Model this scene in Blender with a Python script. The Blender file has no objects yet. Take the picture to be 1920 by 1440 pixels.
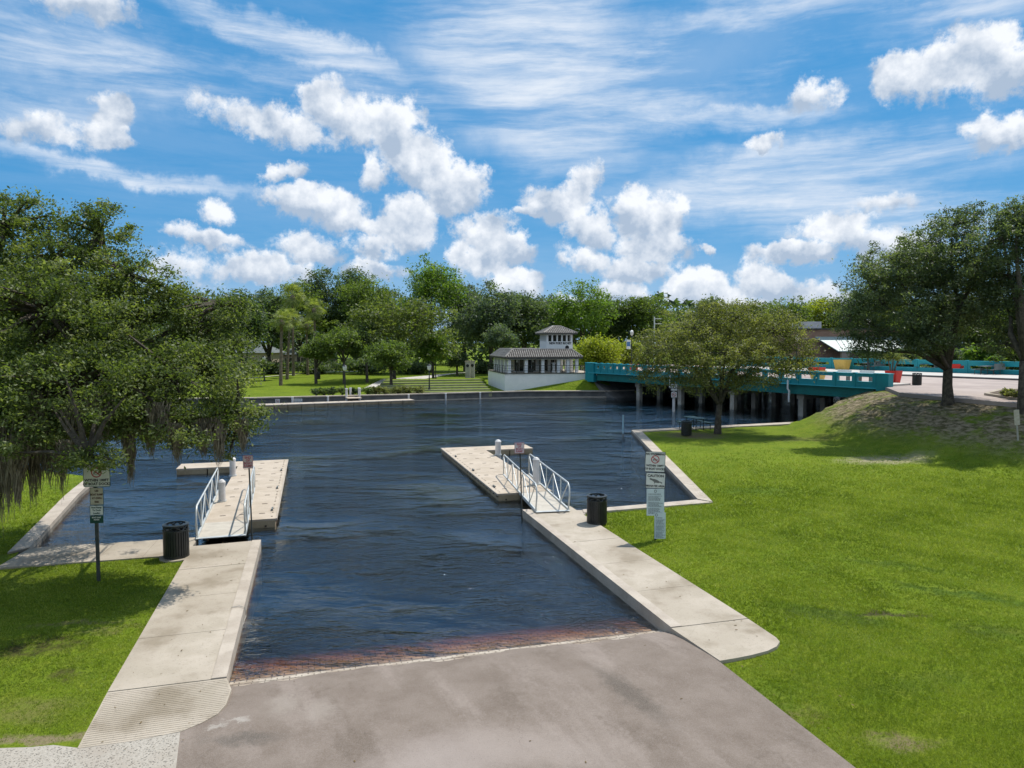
import bpy, bmesh, math, random
import numpy as np
from mathutils import Vector, Matrix

random.seed(7)
rng = np.random.default_rng(7)
SC = bpy.context.scene
COL = SC.collection

# ------------------------------------------------------------------ camera
F = 1333.0
HC = 5.5
PITCH = math.atan(78.0 / F)
cam_d = bpy.data.cameras.new('camera')
cam_d.sensor_width = 36.0
cam_d.lens = 36.0 * F / 1920.0
cam_d.clip_end = 9000
cam = bpy.data.objects.new('camera', cam_d)
COL.objects.link(cam)
cam.location = (0, 0, HC)
cam.rotation_euler = (math.pi / 2 - PITCH, 0, 0)
SC.camera = cam
_fw = Vector((0, math.cos(PITCH), -math.sin(PITCH)))
_up = Vector((0, math.sin(PITCH), math.cos(PITCH)))


def ray(px, py):
    return Vector((1, 0, 0)) * ((px - 960) / F) + _up * ((720 - py) / F) + _fw


def P(px, py, z=0.0):
    r = ray(px, py)
    t = (z - HC) / r.z
    return Vector((0, 0, HC)) + r * t


def PD(px, py, Y):
    r = ray(px, py)
    return Vector((0, 0, HC)) + r * (Y / r.y)


# ------------------------------------------------------------------ light
SUN_EL = math.radians(62)
SUN_AZ = math.radians(47)          # from +Y towards +X
sd = bpy.data.lights.new('sun', 'SUN')
sd.energy = 3.4
sd.angle = math.radians(0.55)
sd.color = (1.0, 0.955, 0.88)
sun = bpy.data.objects.new('sun', sd)
COL.objects.link(sun)
sdir = Vector((math.sin(SUN_AZ) * math.cos(SUN_EL), math.cos(SUN_AZ) * math.cos(SUN_EL), math.sin(SUN_EL)))
sun.rotation_euler = sdir.to_track_quat('Z', 'Y').to_euler()
sun.location = (20, 20, 60)

SC.view_settings.view_transform = 'Standard'
SC.view_settings.look = 'None'
SC.view_settings.gamma = 1
SC.view_settings.use_curve_mapping = False
SC.view_settings.exposure = 0.55
SC.cycles.max_bounces = 6
SC.cycles.transparent_max_bounces = 10
SC.cycles.caustics_reflective = False
SC.cycles.caustics_refractive = False
SC.cycles.use_denoising = True

# ------------------------------------------------------------------ sky
world = bpy.data.worlds.new('World')
SC.world = world
world.use_nodes = True
WN = world.node_tree
WN.nodes.clear()


class NT:
    """small node helper"""
    def __init__(s, tree): s.t = tree

    def n(s, kind, **kw):
        nd = s.t.nodes.new(kind)
        for k, v in kw.items(): setattr(nd, k, v)
        return nd

    def put(s, sock, v):
        if isinstance(v, bpy.types.NodeSocket): s.t.links.new(v, sock)
        else: sock.default_value = v

    def m(s, op, a, b=None, c=None, clamp=False):
        nd = s.n('ShaderNodeMath', operation=op, use_clamp=clamp)
        s.put(nd.inputs[0], a)
        if b is not None: s.put(nd.inputs[1], b)
        if c is not None: s.put(nd.inputs[2], c)
        return nd.outputs[0]

    def vm(s, op, a, b=None, sc=None):
        nd = s.n('ShaderNodeVectorMath', operation=op)
        s.put(nd.inputs[0], a)
        if b is not None: s.put(nd.inputs[1], b)
        if sc is not None: s.put(nd.inputs[3], sc)
        return nd.outputs[1] if op in ('LENGTH', 'DOT_PRODUCT') else nd.outputs[0]

    def noise(s, vec, scale, detail=4, rough=0.5, dist=0.0, col=False, lac=2.0):
        nd = s.n('ShaderNodeTexNoise')
        if vec is not None: s.put(nd.inputs['Vector'], vec)
        nd.inputs['Scale'].default_value = scale
        nd.inputs['Detail'].default_value = detail
        nd.inputs['Roughness'].default_value = rough
        nd.inputs['Distortion'].default_value = dist
        nd.inputs['Lacunarity'].default_value = lac
        return nd.outputs['Color'] if col else nd.outputs[0]

    def ss(s, v, a, b, lo=0.0, hi=1.0, kind='SMOOTHSTEP'):
        nd = s.n('ShaderNodeMapRange', interpolation_type=kind)
        s.put(nd.inputs[0], v); s.put(nd.inputs[1], a); s.put(nd.inputs[2], b)
        s.put(nd.inputs[3], lo); s.put(nd.inputs[4], hi)
        return nd.outputs[0]

    def mix(s, f, a, b, mode='MIX'):
        nd = s.n('ShaderNodeMix', data_type='RGBA', blend_type=mode)
        s.put(nd.inputs[0], f)
        s.put(nd.inputs[6], a if isinstance(a, bpy.types.NodeSocket) else (*a, 1) if len(a) == 3 else a)
        s.put(nd.inputs[7], b if isinstance(b, bpy.types.NodeSocket) else (*b, 1) if len(b) == 3 else b)
        return nd.outputs[2]

    def xyz(s, v):
        nd = s.n('ShaderNodeSeparateXYZ'); s.put(nd.inputs[0], v); return nd.outputs

    def comb(s, x, y, z=0.0):
        nd = s.n('ShaderNodeCombineXYZ')
        s.put(nd.inputs[0], x); s.put(nd.inputs[1], y); s.put(nd.inputs[2], z)
        return nd.outputs[0]


W = NT(WN)
tc = W.n('ShaderNodeTexCoord').outputs['Generated']
sky = W.n('ShaderNodeTexSky', sky_type='NISHITA')
sky.sun_disc = False
sky.sun_elevation = SUN_EL
sky.sun_rotation = SUN_AZ
sky.air_density = 1.0
sky.dust_density = 0.35
sky.ozone_density = 2.2
hs = W.n('ShaderNodeHueSaturation')
hs.inputs['Hue'].default_value = 0.478
hs.inputs['Saturation'].default_value = 1.28
hs.inputs['Value'].default_value = 0.92
WN.links.new(sky.outputs[0], hs.inputs['Color'])
dirv = W.vm('NORMALIZE', tc)
x, y, z = W.xyz(dirv)
el = W.m('ARCSINE', z)
az = W.m('ARCTAN2', x, y)
AE = W.comb(az, el)
# billowing distortion of the cloud outlines
nz1 = W.vm('SUBTRACT', W.noise(dirv, 9.0, 3, 0.55, col=True), (0.5, 0.5, 0.5))
nz2 = W.vm('SUBTRACT', W.noise(dirv, 42.0, 5, 0.62, col=True), (0.5, 0.5, 0.5))
AEd = W.vm('ADD', W.vm('ADD', AE, W.vm('MULTIPLY', nz1, (0.075, 0.05, 0.0))), W.vm('MULTIPLY', nz2, (0.04, 0.034, 0.0)))


def aer(px, py):
    r = ray(px, py).normalized()
    return math.atan2(r.x, r.y), math.asin(r.z)


CUM = [  # cx, cy, rx, ry, rotation in degrees (screen, clockwise), strength
    (607, 190, 48, 50, 0, 1), (655, 228, 80, 52, 10, 1), (520, 232, 150, 34, 6, .7), (450, 205, 90, 28, 10, .5), (725, 235, 62, 52, 0, 1),
    (760, 285, 90, 55, 30, 1), (820, 320, 66, 48, 45, 1), (862, 355, 50, 50, 0, 1), (695, 320, 34, 42, -20, .8), 
    (205, 205, 46, 44, 0, 1), (190, 245, 60, 26, 10, .9), (95, 240, 110, 34, 0, .55), (150, 15, 110, 40, 0, .8),
    (528, 322, 34, 20, -25, .85), (560, 378, 60, 38, 10, 1), (622, 402, 75, 42, 15, 1), (690, 432, 50, 20, 10, .9),
    (782, 402, 52, 44, 0, 1), (765, 440, 66, 34, 0, 1), (705, 470, 60, 24, 0, .7),
    (385, 445, 66, 22, 22, .95), (405, 402, 30, 24, 0, .55), (470, 512, 95, 32, 0, 1), (590, 472, 70, 30, 0, .85), (330, 500, 70, 40, 0, .5), 
    (700, 505, 80, 18, 0, .7), (918, 440, 54, 44, 0, 1), (900, 495, 62, 38, 0, 1), (960, 530, 62, 30, 0, 1), (960, 470, 48, 34, 0, 1), 
    (1060, 385, 78, 40, 8, 1), (1106, 345, 30, 44, 0, 1), (1122, 425, 44, 50, 0, 1), (1008, 398, 50, 16, 0, .8),
    (1186, 372, 36, 34, 0, 1), (1222, 408, 60, 50, 0, 1), (1230, 460, 66, 36, 0, 1), (1200, 505, 72, 32, 0, 1), (1110, 490, 56, 24, 0, .8), (1165, 548, 66, 24, 0, .95), (1262, 392, 26, 24, 0, .8),
    (1310, 545, 70, 40, 0, 1), (1305, 522, 40, 28, 0, 1), (1375, 572, 80, 26, 0, .9), (1415, 520, 56, 34, 0, 1), (1460, 545, 56, 28, 0, .9), (1530, 555, 60, 30, 0, .85),
    (1490, 475, 90, 26, 0, 1), (1562, 432, 66, 40, 0, 1), (1640, 452, 70, 34, 0, .8), (1700, 470, 110, 40, 0, .7), 
    (1780, 130, 135, 60, 0, 1), (1842, 90, 76, 52, 0, 1), (1690, 135, 70, 44, 0, 1), (1880, 135, 80, 55, 0, 1), (1875, 245, 76, 38, 0, .95),
    (1520, 188, 56, 34, 0, .65), (1446, 268, 30, 20, 0, .7), (1320, 465, 16, 12, 0, .6), (1000, 590, 180, 30, 0, .6), (1650, 375, 60, 22, 0, .5),
]
acc = None; ysum = None; wsum = None
for (cx, cy, rx, ry, rot, st) in CUM:
    a0, e0 = aer(cx, cy)
    a1, e1 = aer(cx + rx, cy)
    a2, e2 = aer(cx, cy - ry)
    mp = W.n('ShaderNodeMapping', vector_type='TEXTURE')
    WN.links.new(AEd, mp.inputs[0])
    mp.inputs['Location'].default_value = (a0, e0, 0)
    mp.inputs['Rotation'].default_value = (0, 0, -math.radians(rot))
    mp.inputs['Scale'].default_value = (abs(a1 - a0) * 1.16, abs(e2 - e0) * 1.13, 1)
    ln = W.vm('LENGTH', mp.outputs[0])
    w = W.m('MULTIPLY_ADD', ln, -st, st)
    wpos = W.m('MAXIMUM', w, 0.0)
    yy = W.xyz(mp.outputs[0])[1]
    acc = w if acc is None else W.m('SMOOTH_MAX', acc, w, 0.12)
    wy = W.m('MULTIPLY', wpos, yy)
    ysum = wy if ysum is None else W.m('ADD', ysum, wy)
    wsum = W.m('ADD', wpos, 0.02) if wsum is None else W.m('ADD', wsum, wpos)
# generic clouds outside the part seen, extra cover added for more fill light
outm = W.m('MAXIMUM', W.ss(W.m('ABSOLUTE', az), 0.72, 1.0), W.ss(el, 0.5, 0.75))
gen = W.m('MULTIPLY', W.m('SUBTRACT', W.noise(dirv, 2.6, 4, 0.5), 0.475), 4.0)
gen = W.m('SUBTRACT', W.m('MULTIPLY', gen, outm), W.m('MULTIPLY', W.m('SUBTRACT', 1.0, outm), 1.0))
acc = W.m('MAXIMUM', acc, gen)
fine = W.m('SUBTRACT', W.noise(dirv, 27.0, 11, 0.68), 0.5)
dens = W.m('MULTIPLY_ADD', fine, 1.55, acc)
alpha = W.ss(dens, -0.04, 0.40)
alpha = W.m('MULTIPLY', alpha, 0.97)
# relief shading of the puffs
L1 = W.noise(dirv, 20.0, 5, 0.55)
L2 = W.noise(W.vm('ADD', dirv, (0.012, 0.0, 0.02)), 20.0, 5, 0.55)
relief = W.m('MULTIPLY', W.m('SUBTRACT', L1, L2), 2.8)
yav = W.m('DIVIDE', ysum, W.m('ADD', wsum, 0.02))
lit = W.m('ADD', W.m('MULTIPLY_ADD', yav, 0.85, 0.42), relief)
lit = W.m('ADD', lit, W.m('MULTIPLY', dens, 0.10), clamp=True)
ccol = W.mix(lit, (3.0, 3.7, 4.7), (6.7, 6.9, 7.2))
# high thin cirrus on a flat layer overhead
mpc = W.n('ShaderNodeMapping'); WN.links.new(W.vm('ADD', AE, W.vm('MULTIPLY', nz1, (0.05, 0.012, 0.0))), mpc.inputs[0])
mpc.inputs['Rotation'].default_value = (0, 0, math.radians(9))
mpc.inputs['Scale'].default_value = (1.3, 9.0, 1)
ci = W.noise(mpc.outputs[0], 1.7, 10, 0.66, 0.25)
mask = W.noise(dirv, 1.7, 3, 0.5)
CIR = [(150, 90, 420, 120, 8, .55), (560, 80, 260, 45, 12, .9), (230, 320, 330, 24, 6, .6), (1000, 120, 300, 240, 25, .8), (1300, 110, 420, 120, -15, .7),
       (1350, 225, 300, 34, 4, .7), (1500, 330, 520, 90, -4, .75), (700, 190, 330, 60, 10, .45), (1750, 30, 300, 70, 0, .6), (450, 130, 250, 40, 12, .4), (1650, 400, 380, 70, 0, .7), (100, 200, 200, 60, 0, .4)]
cacc = None
for (cx, cy, rx, ry, rot, st) in CIR:
    a0, e0 = aer(cx, cy); a1, e1 = aer(cx + rx, cy); a2, e2 = aer(cx, cy - ry)
    mp = W.n('ShaderNodeMapping', vector_type='TEXTURE')
    WN.links.new(AEd, mp.inputs[0])
    mp.inputs['Location'].default_value = (a0, e0, 0)
    mp.inputs['Rotation'].default_value = (0, 0, -math.radians(rot))
    mp.inputs['Scale'].default_value = (abs(a1 - a0) * 1.2, abs(e2 - e0) * 1.2, 1)
    w = W.m('MAXIMUM', W.m('MULTIPLY_ADD', W.vm('LENGTH', mp.outputs[0]), -st, st), 0.0)
    cacc = w if cacc is None else W.m('SMOOTH_MAX', cacc, w, 0.2)
cacc = W.m('MAXIMUM', cacc, W.m('MULTIPLY', outm, W.m('MULTIPLY', mask, 0.6)))
cal = W.m('MULTIPLY', W.ss(ci, 0.36, 0.66), W.ss(cacc, 0.0, 0.5))
cal = W.m('ADD', cal, W.m('MULTIPLY', W.ss(cacc, 0.0, 0.8), 0.28))
cal = W.m('MULTIPLY', cal, 0.82, clamp=True)
deep = W.mix(0.78, hs.outputs[0], (0.24, 1.9, 4.45))
lowveil = W.ss(el, 0.0, 0.16, 0.34, 0.0)
base = W.mix(lowveil, deep, (3.6, 5.0, 6.6))
base = W.mix(cal, base, (5.4, 5.9, 6.6))
fin = W.mix(alpha, base, ccol)
bg = W.n('ShaderNodeBackground')
WN.links.new(fin, bg.inputs[0])
bg.inputs[1].default_value = 0.10
wo = W.n('ShaderNodeOutputWorld')
WN.links.new(bg.outputs[0], wo.inputs[0])
world.cycles.sampling_method = 'MANUAL'
world.cycles.sample_map_resolution = 512

# ------------------------------------------------------------------ materials
MATS = {}


def mat(name, c1, c2=None, scale=3.0, rough=0.8, bump=0.0, bscale=None, detail=6, spec=0.35, metal=0.0, c3=None, s3=0.4, coords='Object', edge=(0.35, 0.65), bdist=0.02):
    if name in MATS: return MATS[name]
    m = bpy.data.materials.new(name); m.use_nodes = True
    T = NT(m.node_tree)
    b = m.node_tree.nodes['Principled BSDF']
    b.inputs['Roughness'].default_value = rough
    b.inputs['Specular IOR Level'].default_value = spec
    b.inputs['Metallic'].default_value = metal
    co = T.vm('ADD', T.n('ShaderNodeTexCoord').outputs[coords], T.n('ShaderNodeObjectInfo').outputs['Location'])
    if c2 is None: c2 = tuple(min(1, v * 0.8) for v in c1)
    f = T.ss(T.noise(co, scale, detail, 0.6), edge[0], edge[1])
    c = T.mix(f, c1, c2)
    if c3 is not None:
        f3 = T.ss(T.noise(co, s3, 5, 0.6), 0.45, 0.68)
        c = T.mix(f3, c, c3)
    if 'concrete' in name or 'dock' in name:
        sp = T.ss(T.noise(co, 30, 4, 0.75), 0.56, 0.70, 0, .55)
        c = T.mix(sp, c, (0.13, 0.105, 0.08))
        rs = T.m('MULTIPLY', T.ss(T.noise(co, 3.1, 9, 0.8, 1.0), 0.60, 0.70), .5)
        c = T.mix(rs, c, (0.20, 0.145, 0.095))
    T.put(b.inputs['Base Color'], c)
    if bump > 0:
        bp = T.n('ShaderNodeBump')
        bp.inputs['Strength'].default_value = bump
        bp.inputs['Distance'].default_value = bdist
        T.put(bp.inputs['Height'], T.noise(co, bscale or scale * 6, 6, 0.65))
        T.put(b.inputs['Normal'], bp.outputs[0])
    MATS[name] = m
    return m


def leafmat(name, dark, mid, light, rough=0.5, trans=0.48):
    if name in MATS: return MATS[name]
    m = bpy.data.materials.new(name); m.use_nodes = True
    T = NT(m.node_tree); nt = m.node_tree
    b = nt.nodes['Principled BSDF']
    at = T.n('ShaderNodeAttribute', attribute_name='rnd')
    cr = T.n('ShaderNodeValToRGB')
    cr.color_ramp.elements[0].color = (*dark, 1)
    cr.color_ramp.elements[1].color = (*light, 1)
    e = cr.color_ramp.elements.new(0.5); e.color = (*mid, 1)
    nt.links.new(at.outputs['Fac'], cr.inputs[0])
    nt.links.new(cr.outputs[0], b.inputs['Base Color'])
    b.inputs['Roughness'].default_value = rough
    b.inputs['Specular IOR Level'].default_value = 0.3
    tr = T.n('ShaderNodeBsdfTranslucent')
    warm = T.mix(1.0, cr.outputs[0], (1.5, 1.6, 0.55), 'MULTIPLY')
    nt.links.new(warm, tr.inputs[0])
    mx = T.n('ShaderNodeMixShader'); mx.inputs[0].default_value = trans
    nt.links.new(b.outputs[0], mx.inputs[1]); nt.links.new(tr.outputs[0], mx.inputs[2])
    nt.links.new(mx.outputs[0], nt.nodes['Material Output'].inputs[0])
    MATS[name] = m
    return m


M_conc = mat('concrete_walk', (0.37, 0.32, 0.25), (0.47, 0.41, 0.335), 1.6, 0.9, 0.4, 60, c3=(0.27, 0.225, 0.165), s3=0.8, edge=(0.3, 0.7), detail=9)
M_cap = mat('concrete_cap', (0.38, 0.325, 0.265), (0.47, 0.41, 0.34), 1.5, 0.9, 0.3, 50)
M_wallc = mat('concrete_wet', (0.16, 0.14, 0.115), (0.26, 0.23, 0.19), 2.0, 0.9, 0.4, 20)
M_dock = mat('dock_plastic', (0.42, 0.345, 0.26), (0.50, 0.42, 0.33), 1.2, 0.7, 0.15, 30)
M_dockside = mat('dock_side', (0.40, 0.32, 0.21), (0.30, 0.23, 0.14), 2.5, 0.75, 0.2, 20)
M_alu = mat('aluminium', (0.62, 0.64, 0.62), (0.5, 0.52, 0.51), 4, 0.42, metal=0.25)
M_aludeck = mat('gangway_deck', (0.50, 0.46, 0.39), (0.44, 0.40, 0.34), 3, 0.8, 0.2, 60)
M_white = mat('white_paint', (0.82, 0.82, 0.80), (0.76, 0.77, 0.75), 1.5, 0.6)
M_pvc = mat('white_pile', (0.66, 0.65, 0.64), (0.54, 0.52, 0.50), 2.5, 0.45)
M_black = mat('black_metal', (0.012, 0.014, 0.013), (0.022, 0.024, 0.022), 6, 0.38, spec=0.5)
M_darkpost = mat('post_metal', (0.035, 0.045, 0.04), (0.06, 0.06, 0.055), 8, 0.5)
M_red = mat('red_print', (0.45, 0.03, 0.04), None, 5, 0.5)
M_pinkred = mat('faded_red_print', (0.5, 0.12, 0.16), None, 5, 0.6)
M_ink = mat('black_print', (0.02, 0.02, 0.022), None, 5, 0.6)
M_inkgrey = mat('grey_print', (0.16, 0.19, 0.21), None, 5, 0.6)
M_signw = mat('sign_white', (0.70, 0.70, 0.66), (0.62, 0.63, 0.60), 6, 0.45)
M_signp = mat('sign_pinkish', (0.68, 0.60, 0.60), (0.60, 0.52, 0.53), 6, 0.5)
M_signb = mat('sign_beige', (0.52, 0.48, 0.38), (0.44, 0.39, 0.30), 9, 0.6)
M_notice = mat('notice_pale_blue', (0.58, 0.66, 0.68), (0.52, 0.60, 0.63), 6, 0.4)
M_signg = mat('sign_green', (0.01, 0.05, 0.035), (0.012, 0.065, 0.045), 9, 0.5)
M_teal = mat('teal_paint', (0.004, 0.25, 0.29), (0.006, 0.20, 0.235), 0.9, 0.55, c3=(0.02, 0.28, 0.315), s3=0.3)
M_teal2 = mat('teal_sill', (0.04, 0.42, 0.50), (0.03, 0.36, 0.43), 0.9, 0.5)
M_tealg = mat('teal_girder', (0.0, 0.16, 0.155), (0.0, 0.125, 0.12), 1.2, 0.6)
M_pile = mat('pier_concrete', (0.30, 0.28, 0.24), (0.42, 0.40, 0.35), 1.2, 0.9, 0.2, 15)
M_bark = mat('bark', (0.10, 0.085, 0.065), (0.045, 0.038, 0.03), 6, 0.95, 0.8, 18, bdist=0.04)
M_barkpalm = mat('palm_bark', (0.19, 0.15, 0.11), (0.11, 0.085, 0.06), 5, 0.95, 0.5, 14)
M_moss = mat('spanish_moss', (0.12, 0.105, 0.07), (0.22, 0.195, 0.14), 5, 0.95)
M_brick = mat('brick_band', (0.34, 0.21, 0.15), (0.28, 0.17, 0.12), 2.5, 0.9)
M_tan = mat('tan_wall', (0.38, 0.31, 0.25), (0.32, 0.26, 0.21), 1.5, 0.9)
M_metalroof = mat('pale_metal_roof', (0.32, 0.40, 0.38), (0.27, 0.34, 0.325), 0.8, 0.5)
M_darkglass = mat('dark_glass', (0.012, 0.016, 0.016), (0.03, 0.034, 0.032), 0.7, 0.12, spec=0.6)
M_tile = mat('roof_tile', (0.22, 0.20, 0.18), (0.36, 0.335, 0.305), 3.5, 0.85)
M_yellow = mat('yellow_planter', (0.62, 0.42, 0.10), (0.56, 0.37, 0.08), 2, 0.5)
M_redp = mat('red_planter', (0.65, 0.03, 0.018), (0.56, 0.025, 0.015), 2, 0.45)
M_greyt = mat('grey_table', (0.10, 0.115, 0.11), (0.14, 0.155, 0.15), 3, 0.6)
M_greent = mat('green_table', (0.015, 0.06, 0.055), (0.025, 0.08, 0.07), 3, 0.5)
M_seawall = mat('seawall_panels', (0.10, 0.10, 0.095), (0.16, 0.155, 0.145), 1.0, 0.9, 0.3, 8)
M_soil = mat('soil', (0.16, 0.12, 0.085), (0.09, 0.065, 0.045), 3, 0.95, 0.5, 20)


# ------------------------------------------------------------------ mesh helpers
class MB:
    def __init__(s): s.v = []; s.f = []; s.mi = []

    def add(s, vs, fs, mi=0):
        o = len(s.v)
        s.v.extend([tuple(v) for v in vs])
        s.f.extend([tuple(i + o for i in f) for f in fs])
        s.mi.extend([mi] * len(fs))

    def box(s, c, size, rz=0.0, mi=0, M=None):
        hx, hy, hz = size[0] / 2, size[1] / 2, size[2] / 2
        R = Matrix.Rotation(rz, 3, 'Z') if M is None else M
        vs = [Vector(c) + R @ Vector((a * hx, b * hy, d * hz)) for d in (-1, 1) for b in (-1, 1) for a in (-1, 1)]
        s.add(vs, [(0, 2, 3, 1), (4, 5, 7, 6), (0, 1, 5, 4), (2, 6, 7, 3), (0, 4, 6, 2), (1, 3, 7, 5)], mi)

    def prism(s, poly, z0, z1, mi=0, top=True, mis=None):
        n = len(poly)
        a = sum(poly[i][0] * poly[(i + 1) % n][1] - poly[(i + 1) % n][0] * poly[i][1] for i in range(n))
        if a < 0: poly = poly[::-1]
        def zz(z, p): return z(p) if callable(z) else z
        vs = [(p[0], p[1], zz(z0, p)) for p in poly] + [(p[0], p[1], zz(z1, p)) for p in poly]
        s.add(vs, [tuple(range(2 * n - 1, n - 1, -1))[::-1], tuple(range(n - 1, -1, -1))], mi)
        s.add(vs, [(i, (i + 1) % n, n + (i + 1) % n, n + i) for i in range(n)], mi if mis is None else mis)

    def tube(s, pts, rad, n=8, mi=0, cap=True):
        pts = [Vector(p) for p in pts]
        if not hasattr(rad, '__len__'): rad = [rad] * len(pts)
        vs = []; fs = []
        prev = None
        for i, p in enumerate(pts):
            d = (pts[min(i + 1, len(pts) - 1)] - pts[max(i - 1, 0)]).normalized()
            if prev is None:
                u = d.cross(Vector((0, 0, 1)))
                if u.length < 1e-3: u = d.cross(Vector((1, 0, 0)))
            else: u = prev - d * prev.dot(d)
            u.normalize(); prev = u
            w = d.cross(u)
            for k in range(n):
                a = 2 * math.pi * k / n
                vs.append(p + (u * math.cos(a) + w * math.sin(a)) * rad[i])
        for i in range(len(pts) - 1):
            for k in range(n):
                fs.append((i * n + k, i * n + (k + 1) % n, (i + 1) * n + (k + 1) % n, (i + 1) * n + k))
        if cap:
            fs.append(tuple(range(n))[::-1]); fs.append(tuple(range((len(pts) - 1) * n, len(pts) * n)))
        s.add(vs, fs, mi)

    def lathe(s, prof, n=24, c=(0, 0, 0), mi=0):
        vs = []; fs = []
        for (r, z) in prof:
            for k in range(n):
                a = 2 * math.pi * k / n
                vs.append((c[0] + r * math.cos(a), c[1] + r * math.sin(a), c[2] + z))
        for i in range(len(prof) - 1):
            for k in range(n):
                fs.append((i * n + k, i * n + (k + 1) % n, (i + 1) * n + (k + 1) % n, (i + 1) * n + k))
        s.add(vs, fs, mi)

    def build(s, name, mats, parent=None, smooth=False, loc=None, rz=0.0):
        me = bpy.data.meshes.new(name)
        me.from_pydata(s.v, [], s.f)
        if not isinstance(mats, (list, tuple)): mats = [mats]
        for m in mats: me.materials.append(m)
        me.polygons.foreach_set('material_index', s.mi)
        if smooth: me.polygons.foreach_set('use_smooth', [True] * len(me.polygons))
        me.update()
        o = bpy.data.objects.new(name, me)
        COL.objects.link(o)
        if parent is not None: o.parent = parent
        if loc is not None: o.location = loc
        if rz: o.rotation_euler = (0, 0, rz)
        return o


def tag(o, label=None, cat=None, group=None, kind=None):
    if label: o['label'] = label
    if cat: o['category'] = cat
    if group: o['group'] = group
    if kind: o['kind'] = kind
    return o


def thing(name, label, cat, loc=(0, 0, 0), rz=0.0, group=None):
    o = bpy.data.objects.new(name, None)
    COL.objects.link(o)
    o.location = loc; o.rotation_euler = (0, 0, rz)
    o.empty_display_size = 0.2
    return tag(o, label, cat, group)


def copy_tree(o, parent=None):
    c = o.copy(); COL.objects.link(c); c.parent = parent
    for ch in list(o.children): copy_tree(ch, c)
    return c


def struct(name, mb, m, **k):
    return tag(mb.build(name, m, **k), kind='structure')


def text(body, size, m, parent, loc, rot=(math.pi / 2, 0, 0), name='lettering', width=None, ext=0.0015, bold=0.0):
    bold = max(bold, size * 0.035)
    cu = bpy.data.curves.new(name, 'FONT')
    cu.body = body; cu.size = size; cu.align_x = 'CENTER'; cu.align_y = 'CENTER'
    cu.extrude = ext; cu.offset = bold; cu.resolution_u = 2
    cu.materials.append(m)
    tmp = bpy.data.objects.new(name, cu)
    me = bpy.data.meshes.new_from_object(tmp)
    bpy.data.objects.remove(tmp)
    o = bpy.data.objects.new(name, me); COL.objects.link(o)
    o.parent = parent; o.location = loc; o.rotation_euler = rot
    if width: o.scale = (width, 1, 1)
    return o


def smooth01(t):
    t = np.clip(t, 0, 1); return t * t * (3 - 2 * t)


def poly_dist(x, y, poly):
    """signed distance to polygon, positive outside (arrays)"""
    x = np.asarray(x, float); y = np.asarray(y, float)
    d = np.full(x.shape, 1e18); ins = np.zeros(x.shape, bool)
    n = len(poly)
    for i in range(n):
        x0, y0 = poly[i][0], poly[i][1]; x1, y1 = poly[(i + 1) % n][0], poly[(i + 1) % n][1]
        ex, ey = x1 - x0, y1 - y0
        t = np.clip(((x - x0) * ex + (y - y0) * ey) / (ex * ex + ey * ey + 1e-12), 0, 1)
        d = np.minimum(d, (x - x0 - t * ex) ** 2 + (y - y0 - t * ey) ** 2)
        c = ((y0 > y) != (y1 > y))
        with np.errstate(divide='ignore', invalid='ignore'):
            c &= x < (x1 - x0) * (y - y0) / (y1 - y0 + 1e-18) + x0
        ins ^= c
    d = np.sqrt(d)
    return np.where(ins, -d, d)


def sheet(name, poly, hfun, m, cuts_x=(), cuts_y=(), skirt=2.2, mat_side=None):
    bm = bmesh.new()
    vs = [bm.verts.new((p[0], p[1], 0)) for p in poly]
    f = bm.faces.new(vs)
    if f.normal.z < 0 or f.calc_area() < 0: pass
    bm.normal_update()
    if bm.faces[:][0].normal.z < 0: bmesh.ops.reverse_faces(bm, faces=bm.faces[:])
    bmesh.ops.triangulate(bm, faces=bm.faces[:])
    for c in cuts_x:
        bmesh.ops.bisect_plane(bm, geom=bm.verts[:] + bm.edges[:] + bm.faces[:], plane_co=(c, 0, 0), plane_no=(1, 0, 0))
    for c in cuts_y:
        bmesh.ops.bisect_plane(bm, geom=bm.verts[:] + bm.edges[:] + bm.faces[:], plane_co=(0, c, 0), plane_no=(0, 1, 0))
    bmesh.ops.triangulate(bm, faces=bm.faces[:])
    bm.verts.ensure_lookup_table()
    X = np.array([v.co.x for v in bm.verts]); Y = np.array([v.co.y for v in bm.verts])
    Z = hfun(X, Y)
    for v, zv in zip(bm.verts, Z): v.co.z = float(zv)
    be = [e for e in bm.edges if e.is_boundary]
    r = bmesh.ops.extrude_edge_only(bm, edges=be)
    for g in r['geom']:
        if isinstance(g, bmesh.types.BMVert): g.co.z = -skirt
        if isinstance(g, bmesh.types.BMFace): g.material_index = 1
    bm.normal_update()
    me = bpy.data.meshes.new(name)
    bm.to_mesh(me); bm.free()
    me.materials.append(m); me.materials.append(M_seawall)
    me.polygons.foreach_set('use_smooth', [True] * len(me.polygons))
    try: me.set_sharp_from_angle(angle=math.radians(50))
    except Exception: pass
    o = bpy.data.objects.new(name, me); COL.objects.link(o)
    tag(o, kind='structure')
    return o


# ramp axes: V runs out over the water, U across to the right
V = Vector((-0.272, 0.962, 0)); U = Vector((0.962, 0.272, 0)); YAW = math.atan2(0.272, 0.962)


def uv(u, v, z=0.0): return U * u + V * v + Vector((0, 0, z))


WZ = -0.22     # water level

# ------------------------------------------------------------------ ground materials
ROAD_Z = 2.45
RD = [(25.9, 49.5), (23.6, 43.2), (24.0, 40.0), (25.2, 36.0), (28.0, 27.0), (36, 8), (60, -60), (900, -200), (900, 500), (300, 330), (60, 76), (44.5, 63.8)]


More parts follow.
